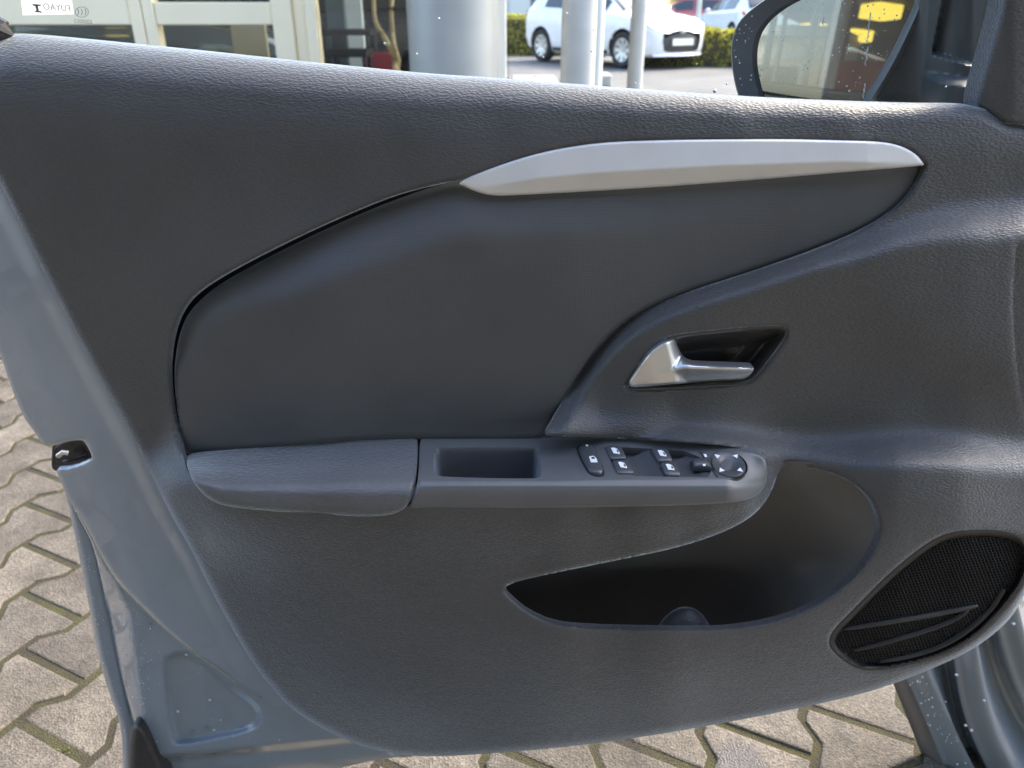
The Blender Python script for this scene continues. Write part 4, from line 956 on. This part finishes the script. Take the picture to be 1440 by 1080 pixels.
def car_patch(x0, x1, t0, t1, nx, nt, off=0., sides=(1, -1), arch=False):
    xs = np.linspace(x0, x1, nx); ts = np.linspace(t0, t1, nt); V = []; f = []
    for sd in sides:
        G = np.array([[(x, a*sd, b) for a, b in car_section(x, ts)] for x in xs])
        if off:
            G2 = G.copy(); c = np.array([0, 0, .55]); d = G-c; d[..., 0] *= .12; d /= np.linalg.norm(d, axis=-1, keepdims=True)+1e-9; G2 = G+d*off; G = G2
        keep = np.ones((nx-1, nt-1), bool)
        if arch:
            for wx in (-1.25, 1.27):
                dist = np.hypot(G[..., 0]-wx, G[..., 2]-.31); outer = np.abs(G[..., 1]) > .5
                cen = (dist[:-1, :-1]+dist[1:, :-1]+dist[:-1, 1:]+dist[1:, 1:])/4; keep &= ~((cen < .37) & outer[:-1, :-1])
                near = (np.abs(dist-.37) < .045) & outer; dx = G[..., 0]-wx; dz = G[..., 2]-.31; sc_ = np.where(near, .37/np.maximum(dist, 1e-6), 1)
                G[..., 0] = wx+dx*sc_; G[..., 2] = .31+dz*sc_
        b = len(V); V += G.reshape(-1, 3).tolist()
        for i in range(nx-1):
            for j in range(nt-1):
                if keep[i, j]:
                    q = [b+i*nt+j, b+(i+1)*nt+j, b+(i+1)*nt+j+1, b+i*nt+j+1]; f.append(q if sd > 0 else q[::-1])
    return V, f
M['tyre'] = mat('tyre_rubber', (.02, .02, .021), .8); M['rim'] = mat('alloy_rim', (.62, .62, .60), .35, .6); M['lamp'] = mat('headlamp', (.55, .57, .58), .1); M['red_lamp'] = mat('tail_lamp', (.45, .03, .03), .2); M['plate'] = mat('number_plate', (.75, .75, .70), .5)
M['car_black'] = mat('car_black_plastic', (.02, .02, .022), .45)
CARDATA = {}
def car(label, p, loc, yaw, scale=1.0, group=None, full=True):
    r = empty('parked_car', loc, label, 'car', group); r.rotation_euler = (0, 0, yaw); r.scale = (scale,)*3
    def part(nm, V, f, m, sharp=40, parent=None):
        key = (nm, len(V), m.name)
        me = bpy.data.meshes.new(nm); me.from_pydata([tuple(map(float, v)) for v in V], [], f); me.update(); me.polygons.foreach_set('use_smooth', [True]*len(f)); me.set_sharp_from_angle(angle=math.radians(sharp)); me.materials.append(m)
        o = bpy.data.objects.new(nm, me); COL.objects.link(o); o.parent = parent or r; return o
    part('body', *car_patch(-1.97, 1.97, 0, 8, 110, 56, arch=True), p, 50)
    for a, b in ((-.2, .72), (-1.2, -.28)): 
        for s in (1, -1): part('side_window', *car_patch(a, b, 5.18, 5.9, 12, 6, .008, (s,)), M['car_glass'])
    part('windscreen', *car_patch(.36, 1.04, 6.2, 8, 12, 10, .010), M['car_glass'])
    part('rear_window', *car_patch(-1.86, -1.62, 6.2, 8, 8, 10, .010), M['car_glass'])
    for s in (1, -1):
        part('headlight', *car_patch(1.50, 1.82, 4.15, 5.3, 10, 8, .012, (s,)), M['lamp'])
        part('tail_light', *car_patch(-1.93, -1.80, 4.0, 5.2, 6, 8, .012, (s,)), M['red_lamp'])
        part('side_trim', *car_patch(-.85, .85, 1.6, 2.0, 12, 4, .012, (s,)), M['car_black'])
    b = MB()                                       # lower grille: black mouth
    gx = lambda y: 1.985-.30*y*y
    ys = np.linspace(-.46, .46, 17); V = []
    for y in ys:
        k = abs(y)/.46; V += [(gx(y)+.008, y, .29+.02*k), (gx(y)+.022, y, .42), (gx(y)+.006, y, .60-.10*k*k)]
    f = [(i*3+j, (i+1)*3+j, (i+1)*3+j+1, i*3+j+1) for i in range(16) for j in range(2)]
    gr = part('grille', V, f, M['car_black'])
    part('bumper_lip', [(gx(y)+.03-.02*j, y, .22+.05*j) for y in np.linspace(-.62, .62, 17) for j in range(2)], [(i*2, (i+1)*2, (i+1)*2+1, i*2+1) for i in range(16)], p)
    part('number_plate', [(2.015, -.26, .40), (2.015, .26, .40), (2.012, .26, .51), (2.012, -.26, .51), (1.99, -.26, .40), (1.99, .26, .40), (1.99, .26, .51), (1.99, -.26, .51)], [(0,1,2,3),(1,5,6,2),(4,0,3,7),(3,2,6,7),(0,4,5,1)], M['plate'], 30, gr)
    t = MB(); t.tube([(1.985+.01*math.sin(a), .085*math.cos(a), .66+.055*math.sin(a)) for a in np.linspace(0, 2*math.pi, 25)], .009, 6)
    t.tube([(1.99, .03*math.cos(a), .66+.05*math.sin(a)) for a in np.linspace(0, 2*math.pi, 17)], .007, 6); part('emblem', t.v, t.f, M['rim'])
    for wx in (-1.25, 1.27):
        for s in (1, -1):
            t = MB(); n_ = 32; prof = [(.19, .80), (.235, .835), (.28, .84), (.305, .82), (.31, .76), (.305, .66), (.2, .62)]
            V = [(wx+r_*math.cos(a), s*y, .31+r_*math.sin(a)) for r_, y in prof for a in np.linspace(0, 2*math.pi, n_+1)[:-1]]
            f = [(k*n_+i, k*n_+(i+1) % n_, (k+1)*n_+(i+1) % n_, (k+1)*n_+i) for k in range(len(prof)-1) for i in range(n_)]
            wh = part('wheel', V, f, M['tyre'])
            t = MB()
            V = [(wx+r_*math.cos(a), s*y, .31+r_*math.sin(a)) for r_, y in ((.205, .825), (.19, .825), (.18, .77)) for a in np.linspace(0, 2*math.pi, n_+1)[:-1]]
            t.add(V, [(k*n_+i, k*n_+(i+1) % n_, (k+1)*n_+(i+1) % n_, (k+1)*n_+i) for k in range(2) for i in range(n_)])
            for k in range(8):
                a = 2*math.pi*k/8; d = np.array([math.cos(a), math.sin(a)]); e = np.array([-d[1], d[0]]); q = []
                for rr, ww in ((.03, .028), (.19, .042)):
                    for sg in (-1, 1): c2 = d*rr+e*ww*sg; q.append((wx+c2[0], s*(.80 if rr < .1 else .822), .31+c2[1]))
                t.add(q+[(a_, b_*.97, c_) for a_, b_, c_ in q], [(0,1,3,2),(0,2,6,4),(1,5,7,3)])
            t.add([(wx+.045*math.cos(a), s*.815, .31+.045*math.sin(a)) for a in np.linspace(0, 2*math.pi, 13)[:-1]], [list(range(12))])
            part('rim', t.v, t.f, M['rim'], 30, wh)
            part('wheel_well', [(wx+.372*math.cos(a), s*y, .31+.372*math.sin(a)) for y in (.80, .50) for a in np.linspace(-.3, math.pi+.3, 17)]+[(wx, s*.5, .31)], [(i, i+1, 18+i, 17+i) for i in range(16)]+[(17+i, 18+i, 34) for i in range(16)], M['car_black'])
        if wx > 0:
            for s in (1, -1):
                t = MB(); t.bbox((.52, s*.88 if s > 0 else -1.0, .93), (.66, 1.0 if s > 0 else -.88, 1.06), .03); part('door_mirror', t.v, t.f, p)
    return r
M['white_car'] = paint('white_car_paint', (.80, .80, .79)); M['dark_car'] = paint('dark_green_grey_car_paint', (.075, .095, .09)); M['black_car'] = paint('black_car_paint', (.02, .02, .022)); M['red_car'] = paint('red_car_paint', (.40, .07, .08)); M['blue_car'] = paint('light_blue_car_paint', (.25, .38, .50))
fw = ground(874, 96); rw = ground(757, 86)
dirv = np.array([fw[0]-rw[0], fw[1]-rw[1]]); Lw = np.linalg.norm(dirv); dn = dirv/Lw; yaw = math.atan2(dn[1], dn[0])
side = np.array([dn[1], -dn[0]])                   # the visible flank is the right-hand side of travel
mid = fw[:2]-dn*1.27*1.04-side*.80*1.04
car('white hatchback parked before the hedge, seen from its front corner', M['white_car'], (mid[0], mid[1], 0), yaw, 1.04)
car('dark grey-green car in the showroom, its wheel at the small window', M['dark_car'], (X_at(296, 7.6)-1.27+.02, 7.6+.83, .012), 0, 1.0)
car('dark car with bright grille seen behind the left showroom pane', M['dark_car'], (X_at(150, 8.2)-.3, 10.0, .012), math.radians(-88), 1.0)
g = ground(975, 60); car('red car with blue windows parked beyond the right hedge', M['red_car'], (float(atY(968, 30, 36)[0]), 36, 0), math.radians(165))
car('white car parked furthest right beyond the hedge', M['white_car'], (float(atY(1040, 30, 29)[0]), 29, 0), math.radians(100))
car('black car inside the showroom behind the twisted branches', M['black_car'], (X_at(500, 9.3)-.5, 10.2, .012), math.radians(180))

# hedges ---------------------------------------------------------------
def leaf_mat(name, c1, c2):
    m = mat(name, c1, .6); g = N(m, 'ShaderNodeTexNoise'); g.inputs['Scale'].default_value = 6; g.inputs['Detail'].default_value = 4; LK(m, coords(m), g.inputs['Vector'])
    r = N(m, 'ShaderNodeValToRGB'); r.color_ramp.elements[0].position = .35; r.color_ramp.elements[1].position = .65; r.color_ramp.elements[0].color = (*c1, 1); r.color_ramp.elements[1].color = (*c2, 1)
    LK(m, g.outputs[0], r.inputs[0]); LK(m, r.outputs[0], bsdf(m).inputs['Base Color'])
    t = m.node_tree; tr = N(m, 'ShaderNodeBsdfTranslucent'); LK(m, r.outputs[0], tr.inputs[0]); mx = N(m, 'ShaderNodeMixShader'); mx.inputs[0].default_value = .4
    LK(m, bsdf(m).outputs[0], mx.inputs[1]); LK(m, tr.outputs[0], mx.inputs[2]); LK(m, mx.outputs[0], t.nodes['Material Output'].inputs[0]); return m
M['hedge'] = leaf_mat('hedge_leaves', (.26, .28, .03), (.50, .46, .05)); M['twig'] = mat('hedge_twigs', (.06, .05, .025), .9)
def hedge(a, b, thick, h, label, nleaf):
    a = np.array(a[:2]); b = np.array(b[:2]); L = np.linalg.norm(b-a); u = (b-a)/L; v = np.array([-u[1], u[0]])
    r = empty('clipped_hedge', (a[0], a[1], 0), label, 'hedge', 'clipped hedges')
    n = nleaf; s = RNG.uniform(0, L, n); t = RNG.uniform(0, 1, n); z = RNG.uniform(.0, 1, n); k = RNG.integers(0, 3, n)
    t = np.where(k == 0, RNG.normal(.02, .05, n), t); z = np.where(k == 1, 1-np.abs(RNG.normal(0, .05, n)), z); t = np.where(k == 2, np.clip(t, 0, 1), t)
    z = np.clip(z, .02, 1.05)
    z = z*h*(1+.05*np.sin(s*2.1)+.03*np.sin(s*5.3)); t = t*thick+.05*np.sin(s*3.7+z*4)
    C = np.stack([a[0]+u[0]*s+v[0]*t, a[1]+u[1]*s+v[1]*t, z], 1); d1 = RNG.normal(size=(n, 3)); d1 /= np.linalg.norm(d1, axis=1)[:, None]; d2 = np.cross(d1, RNG.normal(size=(n, 3))); d2 /= np.linalg.norm(d2, axis=1)[:, None]
    sz = RNG.uniform(.025, .055, n)[:, None]; V = np.stack([C+d1*sz, C+d2*sz*.55, C-d1*sz, C-d2*sz*.55], 1).reshape(-1, 3)
    mk('foliage', V, np.arange(n*4).reshape(-1, 4), M['hedge'], r, None, True)
    c = MB(); V = []
    for zz in (0, h*.9):
        for q in (a+u*.05+v*.1, b-u*.05+v*.1, b-u*.05+v*(thick-.1), a+u*.05+v*(thick-.1)): V.append((q[0], q[1], zz))
    c.add(V, [(0,1,5,4),(1,2,6,5),(2,3,7,6),(3,0,4,7),(4,5,6,7)]).build('twigs', M['twig'], r, None, True)
g1 = ground(960, 93); g2 = g1+np.array([6.5, -1.2, 0]); hz = float(atY(1000, 38, g1[1])[2])
hedge(g1-np.array([1.2, -.3, 0]), g2, .9, hz, 'yellow-green clipped hedge right of the white car', 9000)
g1 = ground(690, 77); g2 = ground(775, 78); hz = float(atY(720, 22, g1[1])[2])
hedge(g1-np.array([.8, 0, 0]), g2+np.array([.6, 0, 0]), .9, hz, 'yellow-green clipped hedge left behind the white car', 5000)
# far buildings
M['ochre'] = mat('ochre_render', (.70, .50, .20), .8); vary(M['ochre'], (.62, .46, .22), .06, .6); M['pale_wall'] = mat('pale_render', (.62, .62, .56), .8); M['win'] = mat('far_window', (.10, .13, .15), .1)
fb = empty('ochre_building', (14, 44, 0), 'far ochre rendered building above the right hedge', 'building')
MB().box((9.5, 44, 0), (30, 52, 7)).build('wall', M['ochre'], fb, flat=True)
MB().box((9.2, 43.7, 7), (30.3, 52.3, 7.3)).build('roof', M['pale_wall'], fb, flat=True)
for k in range(6):
    for zz in (1.0, 4.2): MB().bbox((10.6+k*3, 43.95, zz), (12.1+k*3, 44.05, zz+1.5), .03).build('window', M['win'], fb, None, True)
for k in range(2): MB().bbox((9.9+k*6.5, 43.9, 0), (10.2+k*6.5, 44.0, 6.5), .02).build('pilaster', M['pale_wall'], fb, None, True)
pb = empty('pale_building', (1, 46, 0), 'far pale building with dark windows behind the left hedge', 'building')
MB().box((-16, 46, 0), (8, 54, 7)).build('wall', M['pale_wall'], pb, flat=True)
for k in range(7): MB().bbox((-14.5+k*3.1, 45.95, 1.0), (-12.6+k*3.1, 46.05, 2.8), .03).build('window', M['win'], pb, None, True)
M['lamp_pole'] = mat('pale_lamp_pole', (.55, .55, .5), .5)
tag(MB().cyl((float(atY(982, 20, 22)[0]), 22), .06, 0, 4, 12).build('lamp_post', M['lamp_pole']), 'thin pale lamp post beyond the right hedge', 'lamp post')

# showroom furniture ---------------------------------------------------
M['black_metal'] = mat('black_metal', (.015, .015, .016), .5); M['red_fabric'] = mat('red_seat', (.42, .06, .08), .6); M['branch'] = mat('peeled_branch', (.52, .40, .20), .6)
vary(M['branch'], (.52, .40, .20), .2, 12)
def leg4(b, c, w, z1, r=.015):
    for i in (-1, 1):
        for j in (-1, 1): b.tube([(c[0]+i*w*1.15, c[1]+j*w*1.15, .012), (c[0]+i*w, c[1]+j*w, z1)], r, 6)
def furniture(name, label, cat, px, Y, w, ztop, th, seat_m):
    x = X_at(px, Y); r = empty(name, (x, Y, .012), label, cat)
    MB().bbox((x-w, Y-w, ztop-th), (x+w, Y+w, ztop), .01).build('top' if 'table' in name else 'seat', seat_m, r, None, True)
    for i in (-1, 1):
        for j in (-1, 1): MB().tube([(x+i*w*.95, Y+j*w*.95, .014), (x+i*w*.8, Y+j*w*.8, ztop-th)], .016, 6).build('leg', M['black_metal'], r)
    return r
furniture('bar_table', 'black high bar table inside the showroom', 'table', 491, 6.7, .20, Z_at(41, 6.7), .04, M['black_metal'])
furniture('bar_stool', 'black bar stool in front of the high table', 'stool', 488, 6.3, .16, Z_at(69, 6.3), .05, M['black_metal'])
r = furniture('red_chair', 'small red chair beside the branches inside the showroom', 'chair', 525, 6.6, .13, Z_at(78, 6.6)-.25, .05, M['red_fabric'])
x = X_at(525, 6.6); MB().bbox((x-.13, 6.70, Z_at(78, 6.6)-.24), (x+.13, 6.75, Z_at(78, 6.6)+.02), .015).build('backrest', M['red_fabric'], r, None, True)
x = X_at(462, 6.5); r = empty('banner_stand', (x, 6.9, 0), 'dark blue-grey banner stand at the left inside the showroom window', 'banner'); M['slate'] = mat('slate_banner', (.09, .12, .13), .5)
MB().bbox((x-.10, 6.88, .05), (x+.06, 6.92, 2.1), .01).build('panel', M['slate'], r, None, True); MB().bbox((x-.14, 6.8, .012), (x+.10, 7.0, .05), .01).build('foot', M['black_metal'], r, None, True)
x = X_at(488, 7.4); M['paper'] = mat('white_panel', (.75, .76, .72), .5)
tag(MB().bbox((x-.12, 7.4, .02), (x+.14, 7.44, 1.35), .01).build('white_board', M['paper'], None, None, True), 'tall white panel behind the black bar table', 'panel')
bt = empty('branch_plant', (X_at(556, 5.9), 5.9, 0), 'two pale twisted bare branches standing inside the showroom window', 'plant')
for pts in ([(520,-40),(526,10),(531,38),(535,46),(546,58),(552,74),(555,90),(558,140)], [(548,-40),(552,0),(551,25),(550,48),(556,64),(559,80),(558,100),(560,140)]):
    q = chaikin(pts, 2, False); L = atY(q[:, 0], q[:, 1], np.full(len(q), 5.9)); L[:, 1] += .05*np.sin(np.arange(len(q))*.6)
    MB().tube(L.tolist(), (np.linspace(.013, .021, len(q))).tolist(), 8).build('branch', M['branch'], bt)
p_ = L[-1]; MB().cyl((p_[0], 5.9), .14, .012, max(.3, p_[2]+.05), 20, .17).build('pot', M['paper'], bt)

# ================================================================== what the wing mirror shows, behind and left of the car
def refl(px, py, s):
    p = onm(np.float64(px), np.float64(py)); d = p-np.array([0, 0, CAMH]); d /= np.linalg.norm(d); r_ = d-2*(d@MN)*MN
    return p+r_*s
M['canopy'] = mat('canopy_soffit', (.10, .092, .085), .8); M['yellow_lamp'] = mat('yellow_ceiling_lamp', (.9, .8, .2), .5, emit=(1, .78, .12, 1.6))
M['red_wall'] = mat('red_pylon', (.42, .035, .04), .5)
def refl_z(px, py, z):
    p = onm(np.float64(px), np.float64(py)); d = p-np.array([0, 0, CAMH]); d /= np.linalg.norm(d); r_ = d-2*(d@MN)*MN; return p+r_*((z-p[2])/r_[2])
ZC = 2.9
c1, c2, c3 = refl_z(1085, 14, ZC), refl_z(1165, 54, ZC), refl_z(1245, 84, ZC)
e_ = (c3-c1)/np.linalg.norm(c3-c1); tA = (-1.1-c1[1])/e_[1]; cA = c1+e_*tA; cB = c3+e_*5
cq = [cA, c1, c2, c3, cB, np.array([7, cB[1], ZC]), np.array([7, -1.1, ZC])]  # unseen near part extended to keep open sky off the door trim
can = empty('filling_canopy', (float(c2[0]), float(c2[1]), 0), 'dark canopy with yellow lamps reflected in the wing mirror', 'canopy')
V = [(p[0], p[1], ZC) for p in cq]+[(p[0], p[1], ZC+.3) for p in cq]; n = len(cq)
MB().add(V, [list(range(n)), list(range(n, 2*n))[::-1]]+[[i, n+i, n+(i+1) % n, (i+1) % n] for i in range(n)]).build('roof', M['canopy'], can, flat=True)
for px, py in ((1148, 36), (1240, 8), (1205, 44)):
    p = refl_z(px, py, ZC-.02); MB().bbox((p[0]-.22, p[1]-.22, ZC-.20), (p[0]+.22, p[1]+.22, ZC-.005), .01).build('lamp', M['yellow_lamp'], can, None, True)
p = refl(1172, 70, 7.5); MB().bbox((p[0]-.055, p[1]-.055, 0), (p[0]+.055, p[1]+.055, ZC), .01).build('column', M['white_post'], can, None, True)
p = refl(1215, 105, 11.0); rs = empty('red_pylon', (p[0], p[1], 0), 'red framed stand reflected in the right of the wing mirror', 'stand')
ux = np.array([-MN[1], MN[0]]); a = p[:2]
def quadbox(nm, cx, wdt, z0, z1, dep, m, par):
    c_ = a+ux*cx; e = ux*wdt; f_ = np.array([ux[1], -ux[0]])*dep; q = [c_-e-f_, c_+e-f_, c_+e+f_, c_-e+f_]
    MB().add([(x[0], x[1], z0) for x in q]+[(x[0], x[1], z1) for x in q], [(0,3,2,1),(4,5,6,7),(0,1,5,4),(1,2,6,5),(2,3,7,6),(3,0,4,7)]).build(nm, m, par, flat=True)
quadbox('upright', -.45, .12, 0, 2.7, .1, M['red_wall'], rs); quadbox('crossbar', .1, .43, 1.55, 1.9, .1, M['red_wall'], rs); quadbox('cabinet', .1, .42, 0, 1.54, .2, M['black_metal'], rs); quadbox('upright', .65, .12, 0, 2.2, .1, M['red_wall'], rs)
p = refl(1110, 100, 34.0); a = p[:2]; k_ = empty('tan_warehouse', (p[0], p[1], 0), 'long tan building reflected low in the left of the wing mirror', 'building')
M['tan_wall'] = mat('tan_cladding', (.12, .10, .075), .8); vary(M['tan_wall'], (.12, .10, .075), .1, .4)
quadbox('wall', 4, 15, 0, 3.6, 2, M['tan_wall'], k_); quadbox('roof', 4, 15.3, 3.6, 3.9, 2.3, M['pole'], k_)
for q_ in range(7): quadbox('window', -8+q_*3.6, .9, .9, 2.3, 2.05, M['win'], k_)
for px, wd, zt, lab in ((1100, .9, 2.6, 'cream kiosk reflected at the left foot of the wing mirror'), (1140, .8, 2.2, 'orange kiosk reflected in the middle of the wing mirror')):
    p = refl(px, 120, 16.0); a = p[:2]; k_ = empty('kiosk', (p[0], p[1], 0), lab, 'kiosk')
    quadbox('wall', 0, wd, 0, zt, .6, M['cream'] if px == 1100 else M['ochre'], k_); quadbox('roof', 0, wd+.15, zt, zt+.18, .8, M['white_post'], k_); quadbox('window', 0, wd*.5, .9, zt-.5, .62, M['win'], k_)
for px, s_, rr, zt in ((1078, 12, .05, 5), (1094, 14, .04, 4.2), (1136, 13, .07, 3.6)):
    p = refl(px, 80, s_); tag(MB().cyl((p[0], p[1]), rr, 0, zt, 12).build('mast', M['lamp_pole'] if px != 1136 else M['white_post']), {1078: 'tall thin mast reflected at the far left of the wing mirror', 1094: 'shorter mast reflected second from left in the wing mirror', 1136: 'thick white mast reflected left of the canopy column in the wing mirror'}[px], 'mast')
